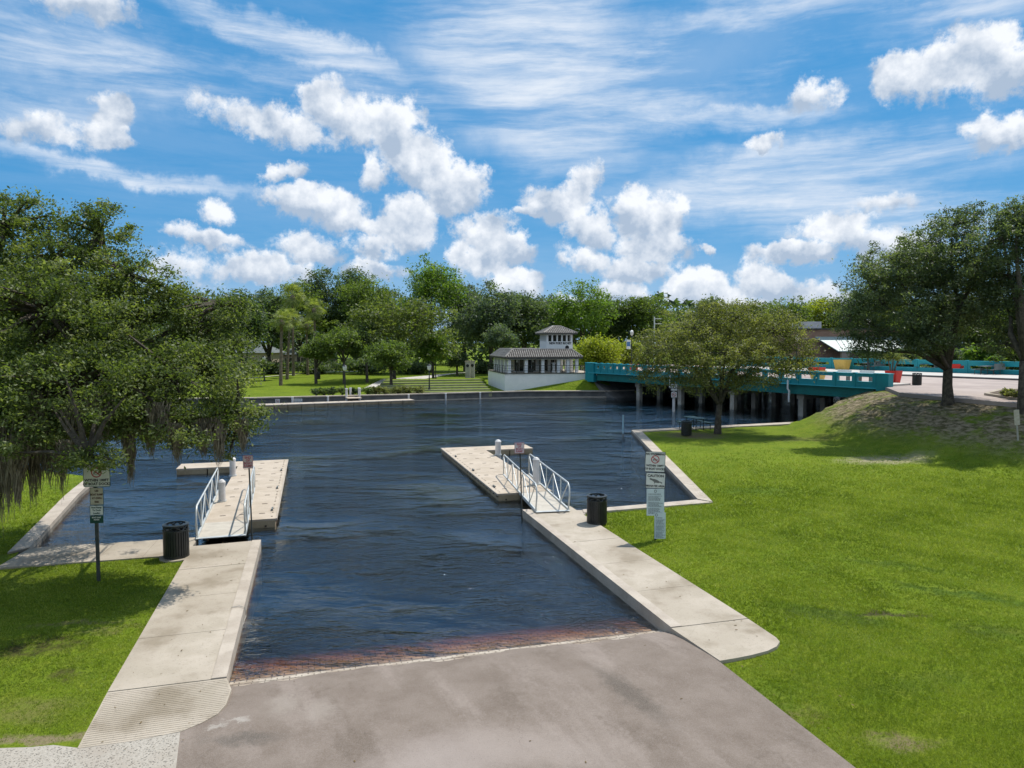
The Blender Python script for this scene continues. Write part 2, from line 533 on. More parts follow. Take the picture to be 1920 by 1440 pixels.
def h_right(X, Y):
    d = poly_dist(X, Y, RD)
    t = np.clip(d / 6.4, 0, 1)
    z = (ROAD_Z - .16) * (1 - smooth01(t) * .55 - t * .45) - 0.02
    w = smooth01(np.clip(d / 1.5, 0, 1)) * smooth01(np.clip((8 - d) / 3, 0, 1))
    rip = 0.07 * np.sin(z * 22 + 1.5 * np.sin(X * 1.3) + 1.2 * np.sin(Y * 1.1 + X)) * w
    und = 0.035 * np.sin(X * 0.55 + 1.0) * np.sin(Y * 0.43) * smooth01(np.clip(d / 5, 0, 1))
    return z + rip + und * 0.6 - 0.02


def grass_nodes(T, co):
    """lawn colour: fresh and dry greens in big and small patches"""
    n1 = T.noise(co, 0.35, 5, 0.6); n2 = T.noise(co, 2.2, 5, 0.65); n3 = T.noise(co, 22, 4, 0.7)
    c = T.mix(T.ss(n1, 0.35, 0.65), (0.165, 0.23, 0.014), (0.115, 0.175, 0.010))
    c = T.mix(T.ss(n2, 0.38, 0.72), c, (0.19, 0.23, 0.022))
    c = T.mix(T.ss(T.noise(co, 0.55, 6, 0.7, 0.5), 0.50, 0.72, 0, .55), c, (0.06, 0.105, 0.012))
    c = T.mix(T.m('MULTIPLY', T.ss(n3, 0.35, 0.75), 0.6), c, (0.035, 0.075, 0.006))
    return c


def make_grass_mat(name, patches=(), mound=False, far=False):
    m = bpy.data.materials.new(name); m.use_nodes = True
    T = NT(m.node_tree); b = m.node_tree.nodes['Principled BSDF']
    b.inputs['Roughness'].default_value = 0.95
    b.inputs['Specular IOR Level'].default_value = 0.1
    co = T.n('ShaderNodeTexCoord').outputs['Object']
    c = grass_nodes(T, co)
    dist = T.vm('ADD', co, T.vm('MULTIPLY', T.vm('SUBTRACT', T.noise(co, 1.1, 5, 0.65, col=True), (0.5, 0.5, 0.5)), (1.6, 1.6, 0)))
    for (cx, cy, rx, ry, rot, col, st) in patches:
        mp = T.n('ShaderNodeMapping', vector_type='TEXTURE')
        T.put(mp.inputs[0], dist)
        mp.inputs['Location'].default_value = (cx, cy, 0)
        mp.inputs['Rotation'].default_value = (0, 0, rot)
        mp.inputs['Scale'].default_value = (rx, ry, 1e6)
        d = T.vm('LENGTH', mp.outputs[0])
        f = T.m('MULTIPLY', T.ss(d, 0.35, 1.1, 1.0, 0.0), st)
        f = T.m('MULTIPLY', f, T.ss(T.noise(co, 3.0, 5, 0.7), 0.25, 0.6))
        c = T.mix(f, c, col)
    if mound:
        z = T.xyz(co)[2]
        bare = T.m('MULTIPLY', T.ss(z, 0.15, 1.3), T.ss(T.noise(T.vm('MULTIPLY', co, (1, 1, 3)), 0.7, 7, 0.7), 0.33, 0.52))
        soil = T.mix(T.ss(T.noise(T.vm('MULTIPLY', co, (1, 1, 4)), 2.5, 6, 0.7), 0.40, 0.62), (0.085, 0.075, 0.035), (0.29, 0.235, 0.155))
        c = T.mix(bare, c, soil)
    T.put(b.inputs['Base Color'], c)
    bp = T.n('ShaderNodeBump'); bp.inputs['Strength'].default_value = 0.7
    bp.inputs['Distance'].default_value = 0.05 if not far else 0.15
    h = T.m('ADD', T.noise(co, 30 if not far else 6, 5, 0.7), T.m('MULTIPLY', T.noise(co, 4, 4, 0.6), 1.5))
    T.put(bp.inputs['Height'], h); T.put(b.inputs['Normal'], bp.outputs[0])
    return m


def ptx(px, py): q = P(px, py, 0); return q.x, q.y


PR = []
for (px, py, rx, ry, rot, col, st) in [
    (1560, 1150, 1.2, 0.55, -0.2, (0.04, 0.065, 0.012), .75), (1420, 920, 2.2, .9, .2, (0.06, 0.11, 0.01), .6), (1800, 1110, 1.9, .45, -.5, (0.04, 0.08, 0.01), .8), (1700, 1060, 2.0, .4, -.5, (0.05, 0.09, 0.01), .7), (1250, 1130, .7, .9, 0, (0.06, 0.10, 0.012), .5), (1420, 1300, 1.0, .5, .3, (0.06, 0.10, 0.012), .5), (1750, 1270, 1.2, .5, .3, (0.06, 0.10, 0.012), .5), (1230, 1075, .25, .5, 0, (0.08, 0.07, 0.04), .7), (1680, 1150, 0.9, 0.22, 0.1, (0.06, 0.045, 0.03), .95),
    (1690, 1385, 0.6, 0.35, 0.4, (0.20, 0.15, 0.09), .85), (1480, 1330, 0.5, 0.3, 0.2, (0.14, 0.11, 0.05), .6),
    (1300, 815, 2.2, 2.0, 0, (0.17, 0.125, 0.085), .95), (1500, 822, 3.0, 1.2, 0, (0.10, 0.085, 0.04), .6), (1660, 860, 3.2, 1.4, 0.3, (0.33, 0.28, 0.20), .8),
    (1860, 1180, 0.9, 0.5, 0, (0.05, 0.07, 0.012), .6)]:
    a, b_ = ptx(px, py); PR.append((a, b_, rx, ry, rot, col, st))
PL = []  # dark entries put the oak's shade into the lawn colour
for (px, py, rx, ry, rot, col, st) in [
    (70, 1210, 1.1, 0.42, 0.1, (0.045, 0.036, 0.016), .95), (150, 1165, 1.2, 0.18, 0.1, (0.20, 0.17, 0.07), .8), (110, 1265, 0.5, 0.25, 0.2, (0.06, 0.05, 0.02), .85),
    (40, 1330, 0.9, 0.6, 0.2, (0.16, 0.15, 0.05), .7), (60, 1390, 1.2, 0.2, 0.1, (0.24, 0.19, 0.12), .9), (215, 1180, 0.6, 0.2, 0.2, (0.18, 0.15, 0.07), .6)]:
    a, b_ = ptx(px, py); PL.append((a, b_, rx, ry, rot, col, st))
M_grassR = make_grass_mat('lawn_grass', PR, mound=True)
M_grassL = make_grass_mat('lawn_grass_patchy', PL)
M_grassF = make_grass_mat('park_grass', (), far=True)

# ------------------------------------------------------------------ river, banks
mb = MB(); mb.add([(-4000, -4000, -2.2), (4000, -4000, -2.2), (4000, 4500, -2.2), (-4000, 4500, -2.2)], [(0, 1, 2, 3)])
struct('riverbed', mb, mat('river_mud', (0.03, 0.022, 0.014), (0.05, 0.035, 0.02), 0.5, 0.95))

m = bpy.data.materials.new('river_water'); m.use_nodes = True
T = NT(m.node_tree); nt = m.node_tree; nt.nodes.clear()
co = T.n('ShaderNodeTexCoord').outputs['Object']
calm = T.ss(T.noise(T.vm('MULTIPLY', co, (1, 1.6, 1)), 0.13, 4, 0.55), 0.35, 0.62, 0.22, 1.15)
mpw = T.n('ShaderNodeMapping'); T.put(mpw.inputs[0], co)
mpw.inputs['Rotation'].default_value = (0, 0, 0.12); mpw.inputs['Scale'].default_value = (0.75, 1.5, 1)
h1 = T.noise(mpw.outputs[0], 1.25, 2, 0.45, 0.8)
h2 = T.noise(mpw.outputs[0], 6.5, 3, 0.55, 0.4)
h3 = T.noise(mpw.outputs[0], 0.45, 2, 0.5)
hh = T.m('ADD', T.m('MULTIPLY', h1, 0.024), T.m('ADD', T.m('MULTIPLY', h2, 0.013), T.m('MULTIPLY', h3, 0.045)))
hh = T.m('MULTIPLY', T.m('MULTIPLY', hh, calm), T.ss(T.xyz(co)[1], -134.0, -104.0, 0.45, 4.2))
bp = T.n('ShaderNodeBump'); bp.inputs['Strength'].default_value = 1.0; bp.inputs['Distance'].default_value = 1.0
T.put(bp.inputs['Height'], hh)
fr = T.n('ShaderNodeFresnel'); fr.inputs['IOR'].default_value = 1.85; T.put(fr.inputs['Normal'], bp.outputs[0])
gl = T.n('ShaderNodeBsdfGlossy'); gl.inputs['Roughness'].default_value = 0.035; T.put(gl.inputs['Normal'], bp.outputs[0])
gl.inputs['Color'].default_value = (0.84, 0.93, 1.0, 1)
tp = T.n('ShaderNodeBsdfTransparent')
mx = T.n('ShaderNodeMixShader')
T.put(mx.inputs[0], fr.outputs[0]); T.put(mx.inputs[1], tp.outputs[0]); T.put(mx.inputs[2], gl.outputs[0])
va = T.n('ShaderNodeVolumeAbsorption'); va.inputs['Color'].default_value = (0.88, 0.77, 0.60, 1); va.inputs['Density'].default_value = 20.0
out = T.n('ShaderNodeOutputMaterial'); T.put(out.inputs[0], mx.outputs[0]); T.put(out.inputs[1], va.outputs[0])
M_water = m
mb = MB(); mb.box((0, 150, (WZ - 2.4) / 2), (900, 320, 2.4 + WZ))
struct('water', mb, M_water)

# land on the right (lawn rising to the street)
RC0 = P(1337, 942); RC1 = P(1200, 808)            # lawn side of seawall cap
b1 = P(1098, 963)
right_poly = [uv(6.66, 12.2), uv(6.66, 22.0), P(1000, 962), P(1092, 961), P(1322, 941.5), P(1194, 808.5), P(1530, 791), Vector((24.3, 51.2, 0)), Vector((43.5, 66.0, 0)),
              Vector((100, 112, 0)), Vector((300, 262, 0)), Vector((3500, 2600, 0)), Vector((3500, -500, 0)), Vector((60, -500, 0)), uv(6.66, -60)]
right_poly = [(p.x, p.y) for p in right_poly]
cx = [x_ * 0.5 for x_ in range(4, 90)]; cy = [y_ * 0.5 for y_ in range(40, 120)]
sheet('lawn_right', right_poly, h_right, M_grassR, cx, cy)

left_poly = [uv(-1.55, 11.0), uv(-1.6, 20.0), P(372, 1030), P(30, 1040), P(134, 927), P(178, 892), P(60, 879), P(-40, 876), P(-900, 872), Vector((-3500, 40, 0)), Vector((-3500, -500, 0)), Vector((-60, -500, 0)), uv(-1.55, -60)]
left_poly = [(p.x, p.y) for p in left_poly]
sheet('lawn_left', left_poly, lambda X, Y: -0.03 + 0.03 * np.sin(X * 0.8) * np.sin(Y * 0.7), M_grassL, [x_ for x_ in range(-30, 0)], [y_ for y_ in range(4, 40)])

FBZ = 0.40
fw = [(-3500, 40), (-300, 56), (-60, 60), (-24, 64.8), (-9.5, 69.6), (-3, 72.3), (1.5, 73.8), (10.2, 74.3), (13, 75.6), (33, 92.3), (100, 142), (300, 300), (3500, 3000), (3500, 4000), (-3500, 4000)]


def h_far(X, Y):
    z = FBZ + 0.35 * smooth01((Y - 72) / 40)
    swl = np.interp(X, [-24, -9.5, -3, 1.5, 10.2, 13], [64.8, 69.6, 72.3, 73.8, 74.3, 75.6])
    z = z + 1.15 * np.clip((X - .5) / 7.5, 0, 1) * smooth01((Y - swl - .2) / 1.3) * smooth01((90 - Y) / 6) * (1 - smooth01((X - 9) / 4))
    return z


sheet('far_bank', fw, h_far, M_grassF, [x_ for x_ in range(-30, 42)], [y_ * .5 for y_ in range(140, 164)] + [y_ for y_ in range(82, 112)])

# ------------------------------------------------------------------ ramp, asphalt, gravel


def ramp_z(v):
    return np.interp(np.asarray(v, float), [9, 10.8, 11.8, 12.2, 12.58, 13.6, 15.2, 28.5], [0, 0, -.04, -.12, -.22, -.36, -.66, -2.2])


def strip(name, u0, u1, vs, m, zoff=0.0, nu=24, jag=None):
    mb = MB()
    nv = len(vs)
    for i, v in enumerate(vs):
        for k in range(nu + 1):
            u = u0 + (u1 - u0) * k / nu
            vv = v
            if jag and i == nv - 1: vv = v + 0.10 * math.sin(u * 2.1) + 0.05 * math.sin(u * 7.3 + 1) + 0.03 * math.sin(u * 17)
            p = uv(u, vv); mb.v.append((p.x, p.y, float(ramp_z(vv)) + zoff))
    for i in range(nv - 1):
        for k in range(nu):
            a = i * (nu + 1) + k
            mb.f.append((a, a + 1, a + nu + 2, a + nu + 1)); mb.mi.append(0)
    return struct(name, mb, m, smooth=False)


# concrete ramp with drag grooves (real grooves across the slope)
mb = MB()
vlist = []
v = 11.45
while v < 28.4: vlist.append(v); v += 0.075 if v < 15.5 else 0.5
for i, v in enumerate(vlist):
    g = -0.012 if (i % 2 and v < 15.5) else 0.0
    for u in (-1.40, 6.62):
        p = uv(u, v); mb.v.append((p.x, p.y, float(ramp_z(v)) + g - .004))
for i in range(len(vlist) - 1):
    mb.f.append((2 * i, 2 * i + 1, 2 * i + 3, 2 * i + 2)); mb.mi.append(0)
M_ramp = mat('ramp_concrete', (0.50, 0.44, 0.36), (0.36, 0.30, 0.24), 4, 0.85, 0.3, 30, c3=(0.30, 0.24, 0.18), s3=1.5)
nt = M_ramp.node_tree; T = NT(nt); b = nt.nodes['Principled BSDF']
co = T.n('ShaderNodeTexCoord').outputs['Object']; mp = T.n('ShaderNodeMapping'); T.put(mp.inputs[0], T.vm('ADD', co, T.vm('MULTIPLY', T.noise(co, 6, 3, .6, col=True), (.05, .05, 0)))); mp.inputs['Rotation'].default_value = (0, 0, -YAW)
bk = T.n('ShaderNodeTexBrick'); T.put(bk.inputs['Vector'], mp.outputs[0]); bk.inputs['Scale'].default_value = 1.0
bk.inputs['Brick Width'].default_value = .20; bk.inputs['Row Height'].default_value = .10; bk.inputs['Mortar Size'].default_value = .012; bk.inputs['Mortar Smooth'].default_value = .4
old = b.inputs['Base Color'].links[0].from_socket
wet = T.ss(T.xyz(co)[2], -.235, -.20)
shal = T.ss(T.xyz(co)[2], -.42, -.30)
c = T.mix(T.m('MULTIPLY', T.m('MULTIPLY', bk.outputs['Fac'], .75), shal), T.mix(wet, T.mix(.5, old, (0.45, 0.26, 0.14)), old), (0.045, 0.03, 0.022))
c = T.mix(shal, (0.03, 0.022, 0.014), c)
T.put(b.inputs['Base Color'], c)
struct('boat_ramp', mb, M_ramp)


def asphalt_mat():
    m = bpy.data.materials.new('worn_asphalt'); m.use_nodes = True
    T = NT(m.node_tree); b = m.node_tree.nodes['Principled BSDF']
    co = T.n('ShaderNodeTexCoord').outputs['Object']
    rot = T.n('ShaderNodeMapping'); T.put(rot.inputs[0], co)
    rot.inputs['Rotation'].default_value = (0, 0, -YAW - 0.12)
    r = rot.outputs[0]
    st = T.noise(T.vm('MULTIPLY', r, (1.4, 0.28, 1)), 1.0, 5, 0.6, 0.4)
    st2 = T.noise(T.vm('MULTIPLY', r, (0.8, 0.3, 1)), 1.1, 4, 0.6)
    f1 = T.noise(co, 90, 3, 0.7); n4 = T.noise(co, 1.7, 6, 0.65)
    c = T.mix(T.ss(n4, 0.3, 0.7), (0.158, 0.124, 0.098), (0.205, 0.166, 0.136))
    st = T.m('ADD', st, T.m('MULTIPLY', T.m('SUBTRACT', T.noise(co, 14, 6, 0.75), 0.5), .35)); st2 = T.m('ADD', st2, T.m('MULTIPLY', T.m('SUBTRACT', T.noise(co, 9, 7, 0.75), 0.5), .35))
    c = T.mix(T.ss(st, 0.48, 0.75, 0, .6), c, (0.30, 0.25, 0.215))
    c = T.mix(T.ss(st2, 0.54, 0.72, 0, .7), c, (0.115, 0.088, 0.066))
    for (px, py, rx, ry, ro, col, s) in [(1180, 1300, 0.28, 1.3, 0.45, (0.085, 0.07, 0.055), .75), (445, 1350, 0.28, 0.09, 0.3, (0.36, 0.33, 0.29), .8), (405, 1365, 0.18, 0.07, 0.3, (0.36, 0.33, 0.29), .7),
                                         (530, 1320, 0.35, 0.5, 0, (0.30, 0.26, 0.22), .55), (600, 1330, 0.3, 0.45, 0.2, (0.30, 0.26, 0.22), .5), (460, 1385, 0.7, 0.22, 0.1, (0.10, 0.085, 0.07), .8),
                                         (830, 1430, 1.3, 0.9, 0.3, (0.34, 0.29, 0.26), .6), (1000, 1400, 1.6, 0.6, -0.3, (0.32, 0.27, 0.235), .5)]:
        a, b2 = ptx(px, py)
        mp = T.n('ShaderNodeMapping', vector_type='TEXTURE')
        T.put(mp.inputs[0], T.vm('ADD', co, T.vm('MULTIPLY', T.vm('SUBTRACT', T.noise(co, 4.0, 8, 0.75, col=True), (0.5, 0.5, 0.5)), (0.7, 0.7, 0))))
        mp.inputs['Location'].default_value = (a, b2, 0); mp.inputs['Rotation'].default_value = (0, 0, ro); mp.inputs['Scale'].default_value = (rx, ry, 1e6)
        c = T.mix(T.m('MULTIPLY', T.ss(T.vm('LENGTH', mp.outputs[0]), 0.2, 1.1, 1, 0), s), c, col)
    c = T.mix(T.ss(f1, 0.38, 0.72, 0, .55), c, T.mix(0.5, c, (0.4, 0.36, 0.33)))
    c = T.mix(T.ss(T.noise(co, 55, 3, 0.7), 0.6, 0.75, 0, .6), c, (0.07, 0.055, 0.045))
    # fine cracks
    vo = T.n('ShaderNodeTexVoronoi', feature='DISTANCE_TO_EDGE'); T.put(vo.inputs['Vector'], T.vm('ADD', co, T.vm('MULTIPLY', T.noise(co, 3, 4, 0.6, col=True), (0.7, 0.7, 0))))
    vo.inputs['Scale'].default_value = 0.55
    cr = T.m('MULTIPLY', T.ss(vo.outputs['Distance'], 0.0, 0.008, 1, 0), T.ss(T.noise(co, 0.8, 2, 0.5), 0.5, 0.6))
    c = T.mix(T.m('MULTIPLY', cr, 0.22), c, (0.06, 0.045, 0.035))
    T.put(b.inputs['Base Color'], c)
    b.inputs['Roughness'].default_value = 0.92; b.inputs['Specular IOR Level'].default_value = 0.2
    bp = T.n('ShaderNodeBump'); bp.inputs['Strength'].default_value = 0.5; bp.inputs['Distance'].default_value = 0.012
    T.put(bp.inputs['Height'], T.noise(co, 70, 4, 0.75)); T.put(b.inputs['Normal'], bp.outputs[0])
    return m


M_asph = asphalt_mat()
av = [-40, -10, 0, 4, 7, 9, 9.8, 10.2, 10.45, 10.8, 11.2, 11.6, 11.9, 12.17]
strip('asphalt_apron', -2.0, 6.70, av, M_asph, zoff=0.006, nu=60, jag=True)
M_grav = mat('gravel', (0.42, 0.385, 0.33), (0.33, 0.30, 0.255), 40, 0.95, .3, 70, c3=(0.34, 0.30, 0.25), s3=1.2, bdist=0.03)
pts = [P(338, 1374), P(330, 1442), P(298, 1600), P(250, 2400), P(-900, 2400), P(-900, 1440), P(-200, 1402), P(0, 1404), P(60, 1402), P(100, 1398), P(150, 1404), P(240, 1392)]
mb = MB(); mb.prism([(p.x, p.y) for p in pts], -0.4, 0.010)
struct('gravel_drive', mb, M_grav)
# loose stones on the gravel
gp = [(p.x, p.y) for p in pts]
mb = MB(); k = 0
while k < 900:
    q = P(random.uniform(-20, 345), random.uniform(1372, 1445))
    if poly_dist([q.x], [q.y], gp)[0] > -0.03: continue
    k += 1
    s = random.uniform(0.004, 0.009)
    mb.box((q.x, q.y, .010 + s * 0.3), (s * 2, s * 1.5, s), random.uniform(0, 3))
tag(mb.build('gravel_stones', M_grav), kind='stuff')


# ------------------------------------------------------------------ walks and seawall caps
def walk(name, A, B, n, ztop=0.02, skirt=-2.2, gap=0.013, m=M_conc, lip=None):
    """walk between edge polyline A and B (same count), cut in n slabs"""
    def at(L, t):
        seg = [0.0]
        for i in range(len(L) - 1): seg.append(seg[-1] + (L[i + 1] - L[i]).length)
        d = t * seg[-1]
        for i in range(len(L) - 1):
            if d <= seg[i + 1] + 1e-9:
                return L[i].lerp(L[i + 1], (d - seg[i]) / max(1e-9, seg[i + 1] - seg[i]))
        return L[-1]
    mb = MB(); mb.prism([(p.x, p.y) for p in A + B[::-1]], skirt, ztop - 0.012)
    root = struct(name, mb, M_wallc)
    Ltot = sum((A[i + 1] - A[i]).length for i in range(len(A) - 1))
    for k in range(n):
        g = gap / Ltot / 2
        t0 = k / n + g; t1 = (k + 1) / n - g
        ts = [t0, (t0 + t1) / 2, t1]
        pl = [at(A, t) for t in ts] + [at(B, t) for t in ts[::-1]]
        c = sum(pl, Vector()) / len(pl)
        sb = MB(); sb.prism([((p.x - c.x) * 1.001, (p.y - c.y) * 1.001) for p in pl], -0.10, ztop + random.uniform(-0.003, 0.003))
        sb.build('slab', m, root, loc=(c.x, c.y, 0))
    return root


# right walk beside the ramp
A = [uv(6.82, 12.05), uv(6.82, 17.5), uv(6.82, 22.05)]
B = [uv(8.28, 12.05), uv(8.28, 17.5), uv(8.30, 22.2)]
walk('walk_right', A, B, 5)
# its rounded near end, one slab
pts = [uv(6.58, 12.03), P(1350, 1241), P(1380, 1236), P(1410, 1230), P(1440, 1222), P(1456, 1214), P(1462, 1205), P(1455, 1197), uv(8.28, 12.03)]
mb = MB(); mb.prism([(p.x, p.y) for p in pts], -0.4, 0.021)
struct('walk_right_end', mb, M_conc)
# left walk
A = [uv(-1.65, 12.2), uv(-1.65, 16), uv(-1.65, 20.62)]
B = [uv(-3.16, 12.2), uv(-3.16, 16), uv(-3.16, 20.5)]
walk('walk_left', A, B, 4)
pts = [uv(-1.41, 12.18), P(434, 1294), P(424, 1322), P(408, 1340), P(380, 1356), P(340, 1373), P(250, 1391), P(145, 1405), uv(-3.16, 12.18)]
# broom-finished near slab with real shallow ridges
mb = MB(); pl = [(p.x, p.y) for p in pts]; mb.prism(pl, -0.4, 0.015)
root = struct('walk_left_end', mb, M_conc)
mb = MB()
for k in range(34):
    v = 10.15 + k * 0.060
    us = [u for u in np.arange(-3.2, 0.6, 0.02) if poly_dist([uv(u, v).x], [uv(u, v).y], pl)[0] < -0.012]
    if len(us) > 3:
        a, b_ = min(us), max(us)
        c = uv((a + b_) / 2, v); mb.box((c.x, c.y, 0.015), (b_ - a, 0.034, 0.009), YAW)
tag(mb.build('ridges', M_conc, root), kind='stuff')

# raised lips along the ramp side
for nm, u, v0, v1 in (('kerb_left', -1.53, 12.2, 20.62), ('kerb_right', 6.70, 12.05, 22.05)):
    mb = MB()
    c = uv(u, (v0 + v1) / 2, 0); mb.box((c.x, c.y, -1.06), (0.235, v1 - v0, 2.19), YAW)
    struct(nm, mb, M_cap)

# cross walk and caps on the left
A = [P(372, 1008), P(56, 1028)]; B = [P(352, 1040), P(-10, 1066)]
walk('cross_walk_left', A, B, 4, ztop=0.012)
A = [P(56, 1028), P(150, 924), P(190, 890)]; B = [P(14, 1038), P(126, 926), P(172, 890)]
walk('seawall_cap_left', A, B, 4, ztop=0.03, m=M_cap)
# caps on the right
A = [P(1092, 957), P(1306, 938)]; B = [P(1094, 963), P(1337, 943)]
walk('seawall_cap_right', A, B, 4, ztop=0.03, m=M_cap)
A = [P(1308, 937), P(1184, 807)]; B = [P(1336, 942), P(1203, 809)]
walk('seawall_cap_oblique', A, B, 7, ztop=0.034, m=M_cap)
A = [P(1184, 807), P(1532, 789.5)]; B = [P(1203, 809.5), P(1532, 793)]
walk('seawall_cap_back', A, B, 6, ztop=0.03, m=M_cap)
A = [P(1000, 957), P(1096, 957)]; B = [P(1000, 966), P(1098, 965)]
walk('seawall_cap_gangway', A, B, 1, ztop=0.01, m=M_cap)


# ------------------------------------------------------------------ floating docks
def dock(label, side, c_near, n_mod):
    """T-ended float: origin at the ramp-side near corner, +y away from shore. side=+1 wing to the right"""
    root = thing('floating_dock', label, 'dock', (c_near.x, c_near.y, WZ), YAW, 'floating docks beside the boat ramp')
    top = 0.27; Wd = 2.05; Lm = 11.6
    mods = []
    n = 8
    for k in range(n):
        y0 = k * Lm / n; y1 = (k + 1) * Lm / n
        mods.append((0, side * Wd, y0, y1))
    mods.append((side * Wd, side * (Wd + 1.25), Lm - 1.35, Lm)); mods.append((side * (Wd + 1.25), side * (Wd + 2.5), Lm - 1.35, Lm))
    for (xa, xb, y0, y1) in mods:
        x0, x1 = sorted((xa, xb)); g = 0.006
        m_ = MB(); m_.box(((x0 + x1) / 2, (y0 + y1) / 2, top - 0.03), (x1 - x0 - g, y1 - y0 - g, 0.06))
        m_.build('deck_plate', M_dock, root)
        m_ = MB(); m_.box(((x0 + x1) / 2, (y0 + y1) / 2, top - 0.06 - 0.20), (x1 - x0 - 0.05, y1 - y0 - 0.004, 0.40))
        m_.build('float_box', M_dockside, root)
    # dark sockets on the deck and along the rim
    m_ = MB()
    yy = 0.8
    while yy < Lm - 0.3:
        for xx in (0.45, 1.05, 1.62): m_.box((side * xx, yy, top + 0.001), (0.17, 0.055, 0.010))
        yy += 1.42
    yy = 0.3
    while yy < Lm:
        m_.box((side * 0.13, yy, top + 0.001), (0.05, 0.05, 0.012))
        if random.random() < 0.7: m_.box((side * 0.13, yy + 0.2, top + 0.001), (0.03, 0.03, 0.012))
        yy += 0.55
    yy = 0.2
    while yy < Lm:
        m_.box((-side * 0.0, yy, top - 0.12), (0.02, 0.06, 0.05)); yy += 0.5
    for xx in np.arange(0.3, Wd + 2.4, 0.55):
        if xx > Wd: m_.box((side * xx, Lm - 1.36 + 0.03, 0.03), (0.09, 0.03, 0.06))
        else: m_.box((side * xx, -0.0, 0.05), (0.06, 0.03, 0.05))
    tag(m_.build('sockets', mat('socket_dark', (0.06, 0.045, 0.035), None, 5, 0.8), root), kind='stuff')
    for yy in (1.2, 4.8, 8.6):
        c_ = MB(); c_.box((-side * .0 + side * .16, yy, top + .05), (.05, .30, .03)); c_.box((side * .16, yy - .07, top + .02), (.05, .04, .05)); c_.box((side * .16, yy + .07, top + .02), (.05, .04, .05))
        c_.build('cleat', M_greyt, root)
    c_ = MB(); c_.box((-side * .022, Lm / 2, top - .03), (.04, Lm, .07)); c_.build('rub_strip', M_cap, root)
    return root


dl = P(517, 972, WZ + 0.27); dr = P(934, 926, WZ + 0.27)
dock('cream floating dock left of the ramp, wing end turned towards the oak', -1, dl, 8)
dock('cream floating dock in the middle of the river, reached by the right gangway', 1, dr, 8)


# white guide piles
def pile(px, py, h, r, label):
    q = P(px, py, WZ)
    root = thing('guide_pile', label, 'pile', (q.x, q.y, WZ), 0, 'white piles holding the floating docks')
    m_ = MB(); m_.tube([(0, 0, -1.9), (0, 0, h)], r, 18); m_.build('shaft', M_pvc, root, smooth=False)
    m_ = MB(); m_.lathe([(0.0, 0.10), (r * 0.6, 0.07), (r * 1.08, 0.0), (r * 1.08, -0.06), (r, -0.06)], 18, (0, 0, h)); m_.build('cap', M_pvc, root)
    m_ = MB(); m_.lathe([(r * 1.04, 0.27), (r * 1.25, 0.27), (r * 1.25, 0.32), (r * 1.04, 0.32), (r * 1.04, 0.27)], 12)
    m_.build('hoop', M_alu, root)
    return root


pile(437, 905, 0.98, 0.12, 'white square-capped pile at the inner corner of the left dock')
pile(417, 955, 0.95, 0.115, 'white pile half hidden behind the left gangway railing')
pile(934, 864, 0.95, 0.14, 'white pile at the inner corner of the right dock wing')
pile(1005, 922, 1.25, 0.125, 'white pile seen through the right gangway railing')


# ------------------------------------------------------------------ gangways
def gangway(label, a, b, wid, hgt=0.88):
    """a: near middle point on the walk, b: far middle point on the dock"""
    d = (b - a); L = math.hypot(d.x, d.y); yaw = math.atan2(-d.x, d.y); dz = b.z - a.z
    root = thing('gangway', label, 'gangway', a, yaw, 'aluminium gangways')
    zf = lambda y: dz * y / L
    m_ = MB()
    n = 9
    for k in range(n):
        y0 = L * k / n; y1 = L * (k + 1) / n
        z0, z1 = zf(y0), zf(y1)
        w = wid / 2
        vs = [(-w, y0 + .005, z0), (w, y0 + .005, z0), (w, y1 - .003, z1), (-w, y1 - .003, z1)]
        vs += [(p[0], p[1], p[2] - 0.05) for p in vs]
        m_.add(vs, [(0, 1, 2, 3), (7, 6, 5, 4), (0, 4, 5, 1), (1, 5, 6, 2), (2, 6, 7, 3), (3, 7, 4, 0)])
    m_.build('deck', M_aludeck, root)
    for s in (-1, 1):
        xx = s * (wid / 2 + 0.03)
        c = MB(); c.box((xx, L / 2, 0.0), (0.05, L, 0.11))
        for i, vv in enumerate(c.v): c.v[i] = (vv[0], vv[1], vv[2] + zf(vv[1]))
        c.build('side_beam', M_alu, root)
        t = MB()
        pts = [(xx, 0.05, 0.03), (xx, -0.10, hgt * 0.55), (xx, -0.06, hgt * 0.86), (xx, 0.12, hgt)]
        pts += [(xx, L - 0.25, zf(L) + hgt), (xx, L - 0.08, zf(L) + hgt * 0.93), (xx, L - 0.02, zf(L) + hgt * 0.8), (xx, L - 0.04, zf(L))]
        t.tube(pts, 0.026, 8); t.build('handrail', M_alu, root, smooth=True)
        nb = 6
        for k in range(1, nb):
            y = L * k / nb
            p_ = MB(); p_.tube([(xx, y, zf(y)), (xx, y, zf(y) + hgt)], 0.019, 6); p_.build('post', M_alu, root)
        for k in range(nb):
            y0 = L * k / nb; y1 = L * (k + 1) / nb
            if k % 2 == 0: q0, q1 = (xx, y0 + .05, zf(y0) + hgt * .93), (xx, y1, zf(y1) + .04)
            else: q0, q1 = (xx, y0, zf(y0) + .04), (xx, y1, zf(y1) + hgt * .93)
            if k == 0: q0 = (xx, y0 + 0.1, hgt * .97)
            p_ = MB(); p_.tube([q0, q1], 0.017, 6); p_.build('brace', M_alu, root)
    f_ = MB(); f_.box((0, -0.06, 0.0), (wid + 0.1, 0.14, 0.015)); f_.build('threshold_plate', M_alu, root)
    return root


gangway('pale aluminium gangway from the left walk down to the left dock', P(415, 1005, 0.06), P(444, 918, 0.02), 1.20)
gangway('grey aluminium gangway from the right walk down to the middle dock', P(1036, 957.5, 0.06), P(968, 890, 0.02), 1.02)


